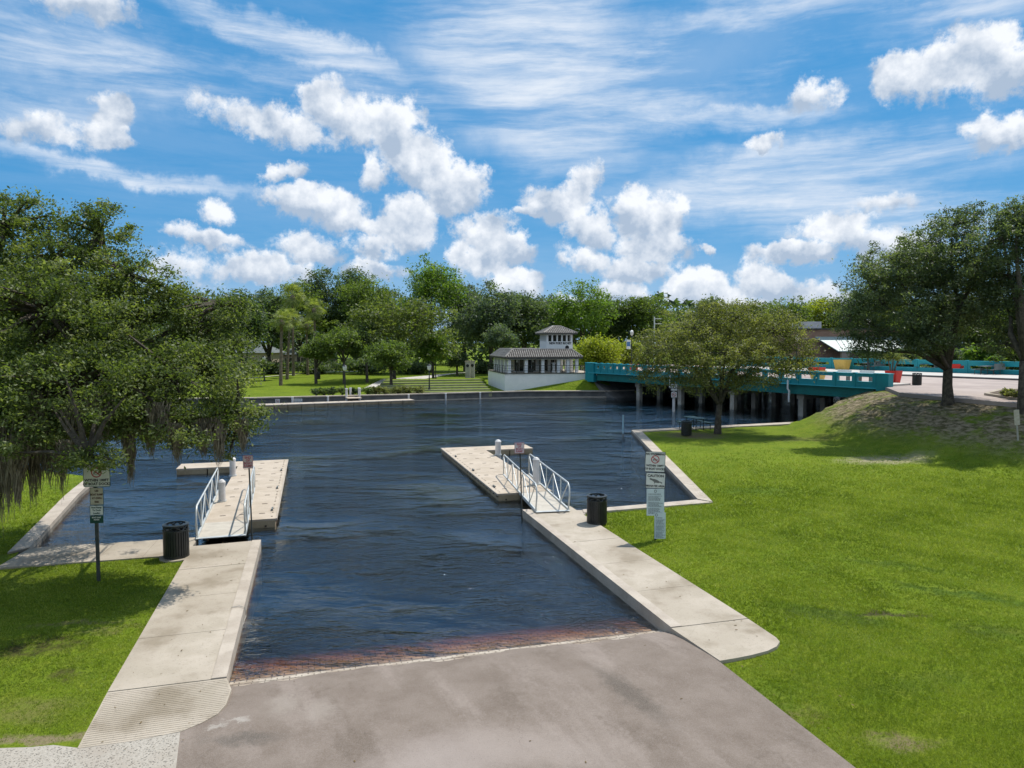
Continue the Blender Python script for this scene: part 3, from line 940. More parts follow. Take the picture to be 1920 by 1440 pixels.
# ------------------------------------------------------------------ bins
def bin_proto(label, loc, h=0.86, r=0.30, group='black slatted litter bins', mt=None):
    mt = mt or M_black
    root = thing('litter_bin', label, 'litter bin', loc, 0, group)
    ns = 30
    for k in range(ns):
        a = 2 * math.pi * k / ns
        s_ = MB()
        s_.box((r * math.cos(a), r * math.sin(a), 0.05 + (h * 0.80) / 2), (0.012, 0.042, h * 0.80 - 0.02), a)
        s_.build('slat', mt, root)
    m_ = MB()
    m_.lathe([(r * .9, 0.02), (r * 1.03, 0.02), (r * 1.03, 0.07), (r * .9, 0.07), (r * .9, .02)], 30); m_.build('base_ring', mt, root)
    m_ = MB()
    m_.lathe([(r * .97, h * .80), (r * 1.04, h * .80), (r * 1.04, h * .84), (r * .97, h * .84), (r * .97, h * .80)], 30)
    m_.lathe([(r * .95, h * .97), (r * 1.05, h * .97), (r * 1.05, h), (r * .78, h + .015), (r * .78, h * .97 - .0), (r * .95, h * .97)], 30)
    m_.build('rim', mt, root)
    m_ = MB()
    nx = 10
    for k in range(nx):
        a0 = 2 * math.pi * k / nx; a1 = 2 * math.pi * (k + 1) / nx
        for (p, q) in ((a0, a1), (a1, a0)):
            m_.tube([(r * math.cos(p), r * math.sin(p), h * .83), (r * math.cos(q), r * math.sin(q), h * .98)], 0.016, 5)
    m_.build('lattice', mt, root)
    m_ = MB(); m_.lathe([(0, 0.06), (r * .88, 0.06), (r * .88, h * .80), (r * .8, h * .80), (r * .8, 0.1), (0, 0.1)], 24)
    m_.build('liner', mat('liner', (0.03, 0.032, 0.03), None, 4, 0.7), root)
    return root


q = P(331, 1044, 0.0); b0 = bin_proto('black slatted litter bin beside the left walk, close to the left gangway', (q.x, q.y, 0.0))
pad = MB(); pad.lathe([(0.42, -.1), (0.42, 0.012), (0, 0.012)], 24, (q.x + 0.02, q.y, 0)); struct('bin_pad', pad, M_conc)


def bin_at(p, lab, s=1.0, m=None):
    c = copy_tree(b0); c.location = p; c.scale = (s, s, s); c['label'] = lab
    return c


bin_at(P(1119, 981, 0.0), 'black slatted litter bin on the grass beside the right walk')
bin_at(P(1287, 816, 0.0), 'black litter bin in front of the picnic table under the small tree')
bin_at(P(1719, 722, ROAD_Z), 'dark litter bin standing alone on the road surface past the bridge end')
bin_at(P(596, 711, FBZ + .2), 'small black bin on the far park lawn', 1.1)


# ------------------------------------------------------------------ signs
def plate(root, x, z, w, h, m, y=-0.03, border=M_ink, bw=0.008, rnd=0.03, name='sign_plate', tilt=0.0):
    def rr(w, h, r, yy):
        pts = []
        for (sx, sz, a0) in ((1, 1, 0), (-1, 1, 90), (-1, -1, 180), (1, -1, 270)):
            for k in range(4):
                a = math.radians(a0 + k * 30)
                pts.append((sx * (w / 2 - r) + r * math.cos(a), yy, sz * (h / 2 - r) + r * math.sin(a)))
        return pts
    def slab(m_, w, h, r, y0, y1, mi=0):
        a = rr(w, h, r, y0); b = rr(w, h, r, y1); n = len(a)
        m_.add(a + b, [tuple(range(n)), tuple(range(2 * n - 1, n - 1, -1))] + [(i, (i + 1) % n, n + (i + 1) % n, n + i)[::-1] for i in range(n)], mi)
    m_ = MB()
    slab(m_, w, h, rnd, 0, 0.003, 1 if border else 0)
    if border:
        slab(m_, w - 2 * bw - 0.012, h - 2 * bw - 0.012, rnd * .7, -0.002, 0.001, 0)
    o = m_.build(name, [m, border or m], root)
    o.location = (x, y, z); o.rotation_euler = (0, tilt, 0)
    return o


def ban_symbol(parent, z, r):
    m_ = MB()
    n = 28
    def ring(r0, r1, y):
        vs = []; fs = []
        for k in range(n):
            a = 2 * math.pi * k / n
            for rr_ in (r0, r1):
                vs.append((rr_ * math.cos(a), y, z + rr_ * math.sin(a)))
        for k in range(n):
            a, b = 2 * k, 2 * ((k + 1) % n)
            fs.append((a, a + 1, b + 1, b))
        m_.add(vs, fs)
    ring(r * .80, r, -0.006)
    w = r * .09
    d = Vector((math.cos(math.radians(-40)), 0, math.sin(math.radians(-40))))
    p = Vector((-d.z, 0, d.x)) * w
    c = Vector((0, -0.0065, z))
    m_.add([c - d * r * .85 - p, c + d * r * .85 - p, c + d * r * .85 + p, c - d * r * .85 + p], [(0, 1, 2, 3)])
    m_.build('ban_ring', M_red, parent)
    # swimmer figure: head, arm, body and a wave line
    s_ = MB()
    s_.lathe([(0, 0), (r * .13, 0)], 12)
    s_.v = [(vx - r * .45, -0.0055, z + vy - r * .10) for (vx, vy, vz) in s_.v]
    def bar(x0, z0, x1, z1, w_):
        a = Vector((x0, 0, z0)); b = Vector((x1, 0, z1)); dd = (b - a).normalized(); pp = Vector((-dd.z, 0, dd.x)) * w_
        s_.add([Vector((v_.x * r, -0.0055, z + v_.z * r)) for v_ in (a - pp, b - pp, b + pp, a + pp)], [(0, 1, 2, 3)])
    bar(-.30, .15, .05, .28, .06); bar(-.30, .12, .10, -.12, .09); bar(.05, -.10, .55, -.05, .07)
    for k in range(4): bar(-.6 + k * .3, -.38 + (k % 2) * .08, -.3 + k * .3, -.38 + ((k + 1) % 2) * .08, .035)
    s_.build('swimmer', M_ink, parent)


def post(root, h, r=0.03, m=M_darkpost, y=0.0):
    m_ = MB(); m_.box((0, y, h / 2 - .2), (r * 2.0, r * 1.2, h + .4)); 
    return m_.build('post', m, root)


# left sign
q = P(185, 1089, 0)
S = 16.6 / F      # metres per photo pixel at this depth
rt = thing('post_sign', 'tall post sign on left lawn, four plates under a no swimming plate', 'sign', q, math.radians(6))
post(rt, 221 * S - .05, 0.035)
def zl(py): return (1089 - py) * S
pl = plate(rt, (190 - 186) * S, zl(891), 47 * S, 43 * S, M_signw, y=-.035, bw=.006, border=mat('green_border', (0.01, 0.07, 0.05), None, 4, .5))
text('NO SWIMMING', 0.085, M_ink, pl, (0, -.004, 0.205), width=.95, bold=.001)
ban_symbol(pl, 0.065, 0.115)
text('WITHIN 100FT', 0.085, M_ink, pl, (0, -.004, -0.115), width=.95, bold=.001)
text('OF BOAT DOCKS', 0.085, M_ink, pl, (0, -.004, -0.20), width=.9, bold=.001)
pl = plate(rt, 3 * S, zl(930), 23.5 * S, 32 * S, M_signb, y=-.035, bw=.004, rnd=.015, border=mat('green_border', (0, 0, 0)))
for k, tx in enumerate(['USE', 'BOAT RAMP', 'AT OWN', 'RISK']):
    text(tx, 0.062, mat('brown_print', (0.10, 0.05, 0.03), None, 4, .7), pl, (0, -.004, 0.125 - k * .085), width=.8, bold=.001)
pl = plate(rt, 2 * S, zl(956), 23.5 * S, 18.5 * S, M_signw, y=-.035, bw=.004, rnd=.01, border=mat('green_border', (0, 0, 0)))
for k, tx in enumerate(['Boat Ramp', 'To Dock', 'Loading']):
    text(tx, 0.055, M_signg, pl, (0, -.004, 0.065 - k * .065), width=.9, bold=.001)
pl = plate(rt, 1.5 * S, zl(973), 23.5 * S, 14 * S, M_signg, y=-.035, border=None, rnd=.01)
for k, tx in enumerate(['BOAT RAMP', 'HOURS']):
    text(tx, 0.045, M_signw, pl, (0, -.004, 0.045 - k * .05), width=.8)

# right sign
q = P(1228.5, 1010, 0); S = 20.6 / F
rt = thing('post_sign', 'post sign on the right lawn with caution manatee plate and pale blue notices', 'sign', q, math.radians(-4))
post(rt, 158 * S, 0.03)
def zr(py): return (1010 - py) * S
pl = plate(rt, -2 * S, zr(869), 36 * S, 37 * S, M_signw, y=-.035, bw=.006, tilt=0.03)
text('NO SWIMMING', 0.082, M_ink, pl, (0, -.004, 0.215), width=.92, bold=.001)
ban_symbol(pl, 0.07, 0.115)
text('WITHIN 100FT', 0.082, M_ink, pl, (0, -.004, -0.11), width=.9, bold=.001)
text('OF BOAT DOCKS', 0.082, M_ink, pl, (0, -.004, -0.20), width=.85, bold=.001)
pl = plate(rt, -1 * S, zr(903), 35 * S, 28.5 * S, M_signw, y=-.035, bw=.006, tilt=0.03)
text('CAUTION', 0.10, M_ink, pl, (0, -.004, 0.13), width=1.0, bold=.001)
text('MANATEE AREA', 0.08, M_ink, pl, (0, -.004, -0.155), width=.88, bold=.001)
# manatee outline
mm = MB(); n = 20; vs = []
for k in range(n):
    a = 2 * math.pi * k / n
    vs.append((0.12 * math.cos(a) * (1 if math.cos(a) > 0 else .9), -.0045, -0.01 - 0.035 * math.cos(a) + 0.045 * math.sin(a)))
mm.add(vs, [tuple(range(n))])
mm.add([(.10, -.0046, -.03), (.17, -.0046, -.085), (.19, -.0046, -.055), (.13, -.0046, -.02)], [(0, 1, 2, 3)])
mm.add([(-.02, -.0046, -.02), (-.05, -.0046, -.085), (-.015, -.0046, -.08), (.02, -.0046, -.02)], [(0, 1, 2, 3)])
mm.add([(-.10, -.0047, .0), (-.165, -.0047, .03), (-.16, -.0047, .065), (-.09, -.0047, .055)], [(0, 1, 2, 3)])
mm.build('manatee', mat('manatee_grey', (0.16, 0.16, 0.15), None, 4, .6), pl)


def notice(px0, px1, py0, py1, y, lines, ringx, ringz, rr_):
    w = (px1 - px0) * S; h = (py1 - py0) * S
    pl = plate(rt, ((px0 + px1) / 2 - 1228.5) * S, zr((py0 + py1) / 2), w, h, M_notice, y=y, border=None, rnd=.006, name='notice', tilt=-0.012)
    t = MB(); vs = []; fs = []
    for k in range(18):
        a = 2 * math.pi * k / 18
        vs += [(ringx + rr_ * .72 * math.cos(a), -.004, ringz + rr_ * .72 * 1.2 * math.sin(a)), (ringx + rr_ * math.cos(a), -.004, ringz + rr_ * 1.2 * math.sin(a))]
    for k in range(18): fs.append((2 * k, 2 * k + 1, 2 * ((k + 1) % 18) + 1, 2 * ((k + 1) % 18)))
    t.add(vs, fs); t.build('seal', M_ink, pl)
    l_ = MB()
    zt = ringz - rr_ * 1.2 - .05
    for k in range(lines):
        if k in (1, 6, 11): zt -= .022
        z = zt - k * .030
        if z < -h / 2 + .03: break
        ww = w * random.uniform(.55, .84); x0 = -w * .40
        xx = x0
        while xx < x0 + ww:
            lw = random.uniform(.012, .05)
            l_.add([(xx, -.004, z), (min(xx + lw, x0 + ww), -.004, z), (min(xx + lw, x0 + ww), -.004, z + (.016 if k else .022)), (xx, -.004, z + (.016 if k else .022))], [(0, 1, 2, 3)])
            xx += lw + .011
    tag(l_.build('small_print', M_inkgrey, pl), kind='stuff')


notice(1212, 1243.5, 918, 967, -.038, 17, 0.0, 0.31, 0.035)
notice(1226.5, 1246.5, 961, 1009, -.050, 17, -0.10, 0.30, 0.035)


def end_sign(px, pyt, pyb, pxb, base_py, z0, label):
    q = P(pxb, base_py, z0); S = q.y / F
    rt = thing('ramp_end_sign', label, 'sign', (q.x, q.y, z0), math.radians(5), 'end of boat ramp signs')
    top = (base_py - pyt) * S
    dx = (px - pxb) * S
    m_ = MB(); m_.tube([(0, 0, -.35), (dx * .8, 0, top)], 0.022, 8); m_.build('post', M_darkpost, rt)
    pl = plate(rt, dx, (base_py - (pyt + pyb) / 2) * S, 18.5 * S, (pyb - pyt) * S, M_signp, y=-.03, bw=.004, rnd=.01, border=M_pinkred)
    hh_ = (pyb - pyt) * S
    for k, tx in enumerate(['END', 'OF', 'BOAT', 'RAMP']):
        text(tx, hh_ * .25, M_pinkred, pl, (0, -.005, hh_ * (.33 - k * .215)), width=.95, bold=.002)


end_sign(468.5, 850.5, 875, 473, 1003, 0.05, 'small pink and white end of boat ramp sign on thin post beside the left gangway')
end_sign(973.5, 827, 847.5, 979, 962, 0.05, 'small white end of boat ramp sign on thin post beside the right gangway')

# marker post in the river
q = P(1168, 824, WZ)
rt = thing('marker_post', 'thin pale blue marker post standing in the river off the seawall corner', 'post', (q.x, q.y, WZ))
m_ = MB(); m_.tube([(0, 0, 0.35), (0, 0, 1.45)], 0.05, 10); m_.build('upper_shaft', mat('pale_blue', (0.30, 0.46, 0.55), None, 3, .4), rt)
m_ = MB(); m_.tube([(0, 0, -1.9), (0, 0, 0.36)], 0.07, 10); m_.build('lower_shaft', mat('grey_post', (0.16, 0.19, 0.20), None, 3, .6), rt)


# ------------------------------------------------------------------ picnic tables
def picnic(label, loc, rz, m, group, L=1.8):
    rt = thing('picnic_table', label, 'picnic table', loc, rz, group)
    for k in range(5):
        t = MB(); t.box((-.30 + k * .15, 0, .75), (.14, L, .04)); t.build('top_slat', m, rt)
    for s in (-1, 1):
        for k in range(2):
            t = MB(); t.box((s * (.68 + k * .14), 0, .45), (.13, L, .04)); t.build('seat_slat', m, rt)
        for e in (-1, 1):
            t = MB(); t.tube([(s * .26, e * L * .33, .73), (s * .28, e * L * .33, .0)], .028, 6); t.build('leg', M_darkpost, rt)
            t = MB(); t.tube([(s * .76, e * L * .33, .43), (s * .76, e * L * .33, .0)], .024, 6); t.build('leg', M_darkpost, rt)
    for e in (-1, 1):
        t = MB(); t.tube([(-.78, e * L * .33, .40), (.78, e * L * .33, .40)], .024, 6); t.build('cross_bar', M_darkpost, rt)
    return rt


q = P(1305, 806, 0)
picnic('dark green picnic table beneath the small tree at the seawall', (q.x, q.y + .3, -.01), math.radians(18), M_greent, 'picnic tables', 1.7)

# ------------------------------------------------------------------ bridge
B0 = Vector((8.45, 75.2, 0)); BU = Vector((17.25, -26.2, 0)).normalized(); BN = Vector((-BU.y, BU.x, 0))
BYAW = math.atan2(BU.y, BU.x)


def bp_(t, n, z=0.0): return B0 + BU * t + BN * n + Vector((0, 0, z))


bridge = thing('road_bridge', 'teal painted concrete road bridge on square piles crossing the river', 'bridge', (B0.x, B0.y, 0), BYAW)
# inside this parent: x along, y away, z up
D0, D1 = 2.20, 2.42
m_ = MB(); m_.box((15.7, 12.0, (D0 + D1) / 2 - .02), (32.2, 23.6, D1 - D0)); m_.build('deck', M_pile, bridge)
for (yy, nm) in ((-0.06, 'near'), (24.06, 'far')):
    m_ = MB(); m_.box((15.5, yy, 2.30), (31.5, 0.46, 0.07)); m_.build('sill', M_teal2, bridge)
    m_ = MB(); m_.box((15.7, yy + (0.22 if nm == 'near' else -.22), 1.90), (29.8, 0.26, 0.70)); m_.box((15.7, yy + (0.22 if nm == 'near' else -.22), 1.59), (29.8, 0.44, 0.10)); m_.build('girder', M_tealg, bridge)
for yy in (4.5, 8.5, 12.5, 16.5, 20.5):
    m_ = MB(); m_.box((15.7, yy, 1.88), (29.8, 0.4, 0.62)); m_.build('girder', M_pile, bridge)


def panel(x0, x1, yy, ow, oz0=2.72, oz1=3.07, ztop=3.28, zb=2.335):
    w = x1 - x0; c = (x0 + x1) / 2; th = 0.20
    m_ = MB()
    m_.box((c, yy, (zb + oz0) / 2), (w - .02, th, oz0 - zb))
    m_.box((c, yy, (oz1 + ztop) / 2), (w - .02, th, ztop - oz1))
    sw = (w - ow) / 2
    for s in (-1, 1): m_.box((c + s * (ow / 2 + sw / 2), yy, (oz0 + oz1) / 2), (sw - .02, th - .004, oz1 - oz0 + .002))
    m_.build('parapet_panel', M_teal, bridge)
    # frame step around the opening and the post at the joint
    m_ = MB()
    m_.box((x1, yy, (zb + ztop + .05) / 2), (0.14, th + .08, ztop + .05 - zb)); m_.box((x1, yy, ztop + .065), (0.18, th + .14, .05), mi=1)
    m_.build('parapet_post', [M_teal, M_teal2], bridge)
    for s in (-1, 1):
        pass
    m_ = MB(); m_.box((c, yy, oz0 + .012), (ow + .02, th + .05, .03)); m_.build('opening_sill', M_teal2, bridge)


for yy in (-0.05, 24.05):
    x0 = 0.6
    far_ = yy > 1
    while x0 < 6.4 and not far_: panel(x0, x0 + .98, yy, .42, 2.74, 3.06); x0 += .98
    while x0 < 30.2:
        w = min(1.52 if not far_ else 2.3, 31.0 - x0)
        if far_: panel(x0, x0 + w, yy, w - .5, 3.0, 3.32, 3.74)
        else: panel(x0, x0 + w, yy, w - .42)
        x0 += w
    m_ = MB(); m_.box((15.8, yy, 3.30 if not far_ else 3.76), (30.2, 0.26, 0.045)); m_.build('top_rail', M_teal2, bridge)
    for (xa, xb, zb_) in ((-0.8, 0.6, 1.35), (31.0, 31.85, 1.2)):
        m_ = MB(); m_.box(((xa + xb) / 2, yy, (zb_ + 3.32) / 2), (xb - xa, .42 if xa < 0 else .62, 3.32 - zb_)); m_.box(((xa + xb) / 2, yy, 3.345), (xb - xa + .06, .72 if xa > 0 else .5, .05), mi=1)
        m_.build('end_pylon', [M_teal, M_teal2], bridge)
# parapet carries on past the bridge on the far side
x0 = 31.85
while x0 < 50: panel(x0, x0 + 2.3, 24.05, 1.75, 3.0, 3.32, 3.74); x0 += 2.3
m_ = MB(); m_.box((41.5, 24.05, 3.76), (19.0, .3, .05)); m_.build('top_rail', M_teal2, bridge)
# bents
for t in (6.5, 12.0, 18.0, 24.6, 29.4):
    m_ = MB(); m_.box((t, 12.0, 1.34), (0.62, 23.2, 0.42)); m_.build('pier_cap', M_pile, bridge)
    m_ = MB(); m_.box((t, 0.38, 1.575), (0.8, .3, .05)); m_.build('bearing_plate', M_teal2, bridge)
    for k in range(9):
        m_ = MB(); m_.box((t, 0.7 + k * 2.8, -0.5), (0.42, 0.42, 3.3)); m_.build('pile', M_pile, bridge)
for t in (-0.3, 31.2):
    m_ = MB(); m_.box((t, 12.0, 0.3), (1.2, 23.4, 3.4)); m_.build('abutment', M_wallc, bridge)
m_ = MB(); m_.add([(0.2, .3, 1.3), (4.0, .3, -.6), (4.0, 23, -.6), (.2, 23, 1.3), (.2, .3, -2), (4, .3, -2), (4, 23, -2), (.2, 23, -2)],
                  [(0, 1, 2, 3), (0, 4, 5, 1), (1, 5, 6, 2), (2, 6, 7, 3), (3, 7, 4, 0)]); m_.build('slope_paving', M_seawall, bridge)
m_ = MB(); m_.tube([(24.0, -.34, 2.6), (24.0, -.34, 1.9), (24.1, -.30, 1.75), (24.1, -.30, .9)], .07, 8); m_.build('drain_pipe', M_white, bridge)
m_ = MB(); m_.tube([(11.6, -.34, 2.5), (11.6, -.34, 1.3)], .07, 8); m_.build('drain_pipe', M_white, bridge)

# the street
M_street = mat('street_paving', (0.35, 0.285, 0.255), (0.42, 0.35, 0.31), 0.6, 0.9, 0.2, 10, c3=(0.30, 0.245, 0.22), s3=0.25)
mb = MB(); mb.prism([(p[0], p[1]) for p in RD], 2.0, ROAD_Z); struct('street', mb, M_street)
p4 = [bp_(-.4, .2), bp_(31.8, .2), bp_(31.8, 23.8), bp_(-.4, 23.8)]
mb = MB(); mb.prism([(p.x, p.y) for p in p4], 2.405, ROAD_Z - .004); struct('bridge_road', mb, M_street)
p4 = [bp_(-13, 9), bp_(-.4, 7), bp_(-.4, 24), bp_(-13, 24)]
mb = MB(); mb.prism([(p.x, p.y) for p in p4], 0.2, 2.44, mi=0); struct('street_far', mb, M_street)
M_plaza = mat('pale_paving', (0.46, 0.43, 0.39), (0.52, 0.49, 0.45), 0.8, 0.85)
p4 = [bp_(0, 17), bp_(50, 17), bp_(50, 23.85), bp_(0, 23.85)]
mb = MB(); mb.prism([(p.x, p.y) for p in p4], 2.3, 2.60); struct('bridge_pavement', mb, M_plaza)
p4 = [bp_(0, 16.8), bp_(50, 16.8), bp_(50, 16.995), bp_(0, 16.995)]
mb = MB(); mb.prism([(p.x, p.y) for p in p4], 2.3, 2.585); struct('kerb', mb, M_seawall)
p4 = [bp_(0, .28), bp_(31.5, .28), bp_(31.5, 3.2), bp_(0, 3.2)]
mb = MB(); mb.prism([(p.x, p.y) for p in p4], 2.3, 2.58); struct('bridge_pavement_near', mb, M_plaza)
# island bed with kerb near the right edge
pts = [P(1845, 741, ROAD_Z), P(1915, 752, ROAD_Z), P(2080, 770, ROAD_Z), P(2080, 735, ROAD_Z), P(1925, 731, ROAD_Z), P(1872, 733, ROAD_Z)]
cc = sum(pts, Vector()) / 6
mb = MB(); mb.prism([(p.x, p.y) for p in pts], 2.3, ROAD_Z + .13)
root = struct('traffic_island', mb, M_conc)
mb = MB(); mb.prism([((p.x - cc.x) * .9 + cc.x, (p.y - cc.y) * .86 + cc.y) for p in pts], ROAD_Z + .1, ROAD_Z + .15); mb.build('soil_bed', M_soil, root)


# planters, seats and lamp posts on the street
def planter(label, p, r, h, m, group, square=True):
    rt = thing('planter', label, 'planter', p, BYAW, group)
    t = MB()
    a = r * .72; w = .05
    def ring(s0, s1, z0, z1):
        vs = [(sx * s0, sy * s0, z0) for sx, sy in ((-1, -1), (1, -1), (1, 1), (-1, 1))] + [(sx * s1, sy * s1, z1) for sx, sy in ((-1, -1), (1, -1), (1, 1), (-1, 1))]
        return vs
    v_ = ring(a, r, 0, h); t.add(v_, [(0, 1, 5, 4), (1, 2, 6, 5), (2, 3, 7, 6), (3, 0, 4, 7), (3, 2, 1, 0)])
    v_ = ring(r, r - w, h, h); t.add(v_, [(0, 1, 5, 4), (1, 2, 6, 5), (2, 3, 7, 6), (3, 0, 4, 7)])
    v_ = ring(r - w, r - w - .03, h, h - .12); t.add(v_, [(0, 1, 5, 4), (1, 2, 6, 5), (2, 3, 7, 6), (3, 0, 4, 7)])
    t.build('tub', m, rt)
    t = MB(); t.box((0, 0, h - .13), (2 * r - .1, 2 * r - .1, .04)); t.build('soil', M_soil, rt)
    return rt


planter('yellow tapered planter box by the far teal parapet', P(1579, 693, 2.6), .66, 1.05, M_yellow, 'bright planters along the bridge')
planter('red planter box on the far pavement, right of the big tree trunk', P(1794, 699, 2.6), .55, .85, M_redp, 'bright planters along the bridge')
pq = P(1675, 719, ROAD_Z)
planter('red planter tub holding a small palm behind the near teal pylon', pq, .44, .95, M_redp, 'bright planters along the bridge')
planter('orange red planter on the bridge seen through the small tree', bp_(21.5, 7.2, ROAD_Z), .5, .9, M_redp, 'bright planters along the bridge')
planter('yellow planter behind the openings of the near teal parapet', bp_(25.2, 1.7, 2.58), .45, .75, M_yellow, 'bright planters along the bridge')
planter('coral red planter near the pavilion end of the bridge', bp_(4.4, 1.8, 2.58), .4, .7, M_redp, 'bright planters along the bridge')
for (px, py, lab) in ((1742, 697, 'grey picnic table against the far parapet, left of the large tree trunk'), (1851, 702, 'grey picnic table against the far parapet near the picture edge'), (1632, 694, 'grey picnic table behind the dark lamp post on the bridge')):
    t_ = picnic(lab, P(px, py, 2.6), BYAW, M_greyt, 'grey tables along the bridge pavement', 2.0)
    bk = MB(); bk.box((1.0, 0, .72), (.06, 2.1, .55)); bk.build('screen', M_greyt, t_)
for k, (t, n) in enumerate(((27.2, 1.8), (28.9, 1.9))):
    rt = thing('bench', ['pale bench seen through the second parapet opening', 'pale bench seen through the last parapet opening'][k], 'bench', bp_(t, n, 2.58), BYAW, 'pale benches behind the near parapet')
    s_ = MB(); s_.box((0, 0, .43), (1.1, .42, .07)); s_.build('seat', M_white, rt)
    s_ = MB(); s_.box((0, .2, .70), (1.1, .06, .34)); s_.build('backrest', M_white, rt)
    for s in (-1, 1): s_ = MB(); s_.box((s * .42, 0, .2), (.1, .38, .40)); s_.build('leg', M_greyt, rt)


def lamp_post(label, p, h, group, banner=False, globe=True):
    rt = thing('lamp_post', label, 'lamp post', p, 0, group)
    m_ = MB(); m_.lathe([(.16, 0), (.16, .25), (.10, .35), (.07, .7), (.055, h), (0, h)], 12); m_.build('shaft', M_black, rt)
    m_ = MB(); m_.lathe([(.05, h), (.16, h + .10), (.22, h + .42), (.20, h + .5)], 12); m_.build('lantern_glass', mat('lamp_glass', (0.75, 0.74, 0.70), None, 4, .25), rt)
    m_ = MB(); m_.lathe([(.24, h + .5), (.16, h + .6), (.03, h + .66), (0, h + .75)], 12); m_.build('lantern_cap', M_black if not banner else M_white, rt)
    if banner:
        m_ = MB(); m_.box((-.38, 0, h - .45), (.6, .02, .03)); m_.build('bracket', M_black, rt)
        m_ = MB(); m_.box((-.38, 0, h - 1.05), (.48, .015, 1.1)); b_ = m_.build('banner', M_white, rt)
        m_ = MB(); m_.box((-.38, -.012, h - 1.0), (.40, .008, .55)); m_.build('banner_print', mat('banner_blue', (0.08, 0.2, 0.42), None, 3, .6), rt)
    return rt


lp = PD(1184, 690, 86)
lamp_post('street lamp with white and blue banner rising behind the bridge near pavilion', (lp.x, lp.y, 2.4), 6.3 - 2.4, 'street lamps', banner=True)
lp = P(1627, 699, 2.6)
lamp_post('dark lamp post on the bridge pavement below the hanging leaves', (lp.x, lp.y, 2.6), 4.6, 'street lamps')
lp = PD(1493, 690, 70)
lamp_post('street lamp whose white lantern shows above the small tree', (lp.x, lp.y, 2.45), 5.55 - 2.45, 'street lamps')
for (px, base, topy, lab) in ((496, 715, 666, 'leftmost park lamp post beside the palm trunks'), (647, 733, 682, 'park lamp post behind the seawall shrubs left of the dock gate'), (805, 732, 681, 'park lamp post standing on the lawn steps near the water'), (817, 711, 660, 'park lamp post at the bend of the far path')):
    b_ = P(px, base, FBZ + .15)
    hh_ = (base - topy) * b_.y / F - .6
    lamp_post(lab, (b_.x, b_.y, FBZ), hh_, 'park lamp posts')
up = PD(1226, 690, 100)
rt = thing('signal_mast', 'thin pale mast with two cross arms behind the yellow green bush', 'mast', (up.x, up.y, 2.3))
m_ = MB(); m_.tube([(0, 0, 0), (0, 0, 6.8)], .09, 8); m_.build('shaft', M_alu, rt)
for z_ in (5.8, 6.5): m_ = MB(); m_.tube([(0, 0, z_), (1.0, 0, z_)], .05, 6); m_.build('arm', M_alu, rt)

# warning signs on a pile under the bridge
q = P(1263, 772, WZ)
rt = thing('pile_sign', 'white post in the river by the bridge carrying two small white notice plates', 'sign', (q.x, q.y, WZ), math.radians(-6))
m_ = MB(); m_.tube([(0, 0, -1.8), (0, 0, 2.4)], .11, 10); m_.build('shaft', M_pvc, rt)
pl = plate(rt, 0, 2.05, .55, .62, M_signw, y=-.14, bw=.02)
text('NO\nWAKE', .2, M_ink, pl, (0, -.005, 0))
pl = plate(rt, 0, 1.42, .5, .5, M_signw, y=-.14, bw=.02)
ban_symbol(pl, 0, .17)
# leaning marker at the right edge
q = P(1911, 838, .75)
rt = thing('small_post', 'small leaning pale marker post on the bank at the right picture edge', 'post', (q.x, q.y, .55))
m_ = MB(); m_.tube([(0, 0, -.1), (-.22, 0, 1.9)], .035, 6); m_.build('stake', M_pile, rt)
m_ = MB(); m_.box((-.2, -.05, 1.55), (.24, .02, .7), M=Matrix.Rotation(-.11, 3, 'Y')); m_.build('sign_plate', M_signb, rt)

# ------------------------------------------------------------------ pavilion
C0 = PD(955, 700, 75.5); PY = math.atan2(.208, .978)
Z0 = 2.25
pav = thing('pavilion', 'white riverside pavilion with tiled hip roofs and small lettered tower', 'building', (C0.x, C0.y, 0), PY)
m_ = MB(); m_.prism([(-.62, -.62), (9.6, -.62), (9.6, 9.4), (-.62, 9.4)], -.4, Z0 - .08); m_.build('retaining_wall', M_white, pav)
m_ = MB(); m_.prism([(-.70, -.70), (9.66, -.70), (9.66, 9.5), (-.70, 9.5)], Z0 - .078, Z0); m_.build('terrace_edge', M_darkpost, pav)
m_ = MB(); m_.prism([(-.6, -.6), (9.5, -.6), (9.5, 9.3), (-.6, 9.3)], Z0, Z0 + .004); m_.build('terrace_floor', M_conc, pav)
W_, D_ = 7.45, 8.0
EZ = 3.80
cols = [(x_, 0) for x_ in (0, 1.83, 3.65, 5.40, 6.45, W_)] + [(0, y_) for y_ in (2.0, 4.0, 6.0, 8.0)] + [(W_, y_) for y_ in (2.0, 4.0, 6.0, 8.0)]
for (x_, y_) in cols:
    m_ = MB(); m_.box((x_, y_, (Z0 + EZ) / 2), (.32, .32, EZ - Z0)); m_.build('column', M_white, pav)
m_ = MB()
m_.box((W_ / 2, 0, EZ - .06), (W_ + .36, .36, .14)); m_.box((W_ / 2, D_, EZ - .06), (W_ + .36, .36, .14))
m_.box((0, D_ / 2, EZ - .062), (.356, D_ - .36, .14)); m_.box((W_, D_ / 2, EZ - .062), (.356, D_ - .36, .14)); m_.build('beam', M_white, pav)
m_ = MB(); m_.box((W_ / 2 + .2, D_ / 2 + 1.0, (Z0 + EZ) / 2 - .07), (W_ - 2.2, D_ - 3.8, EZ - Z0 - .14)); m_.build('inner_wall', M_white, pav)
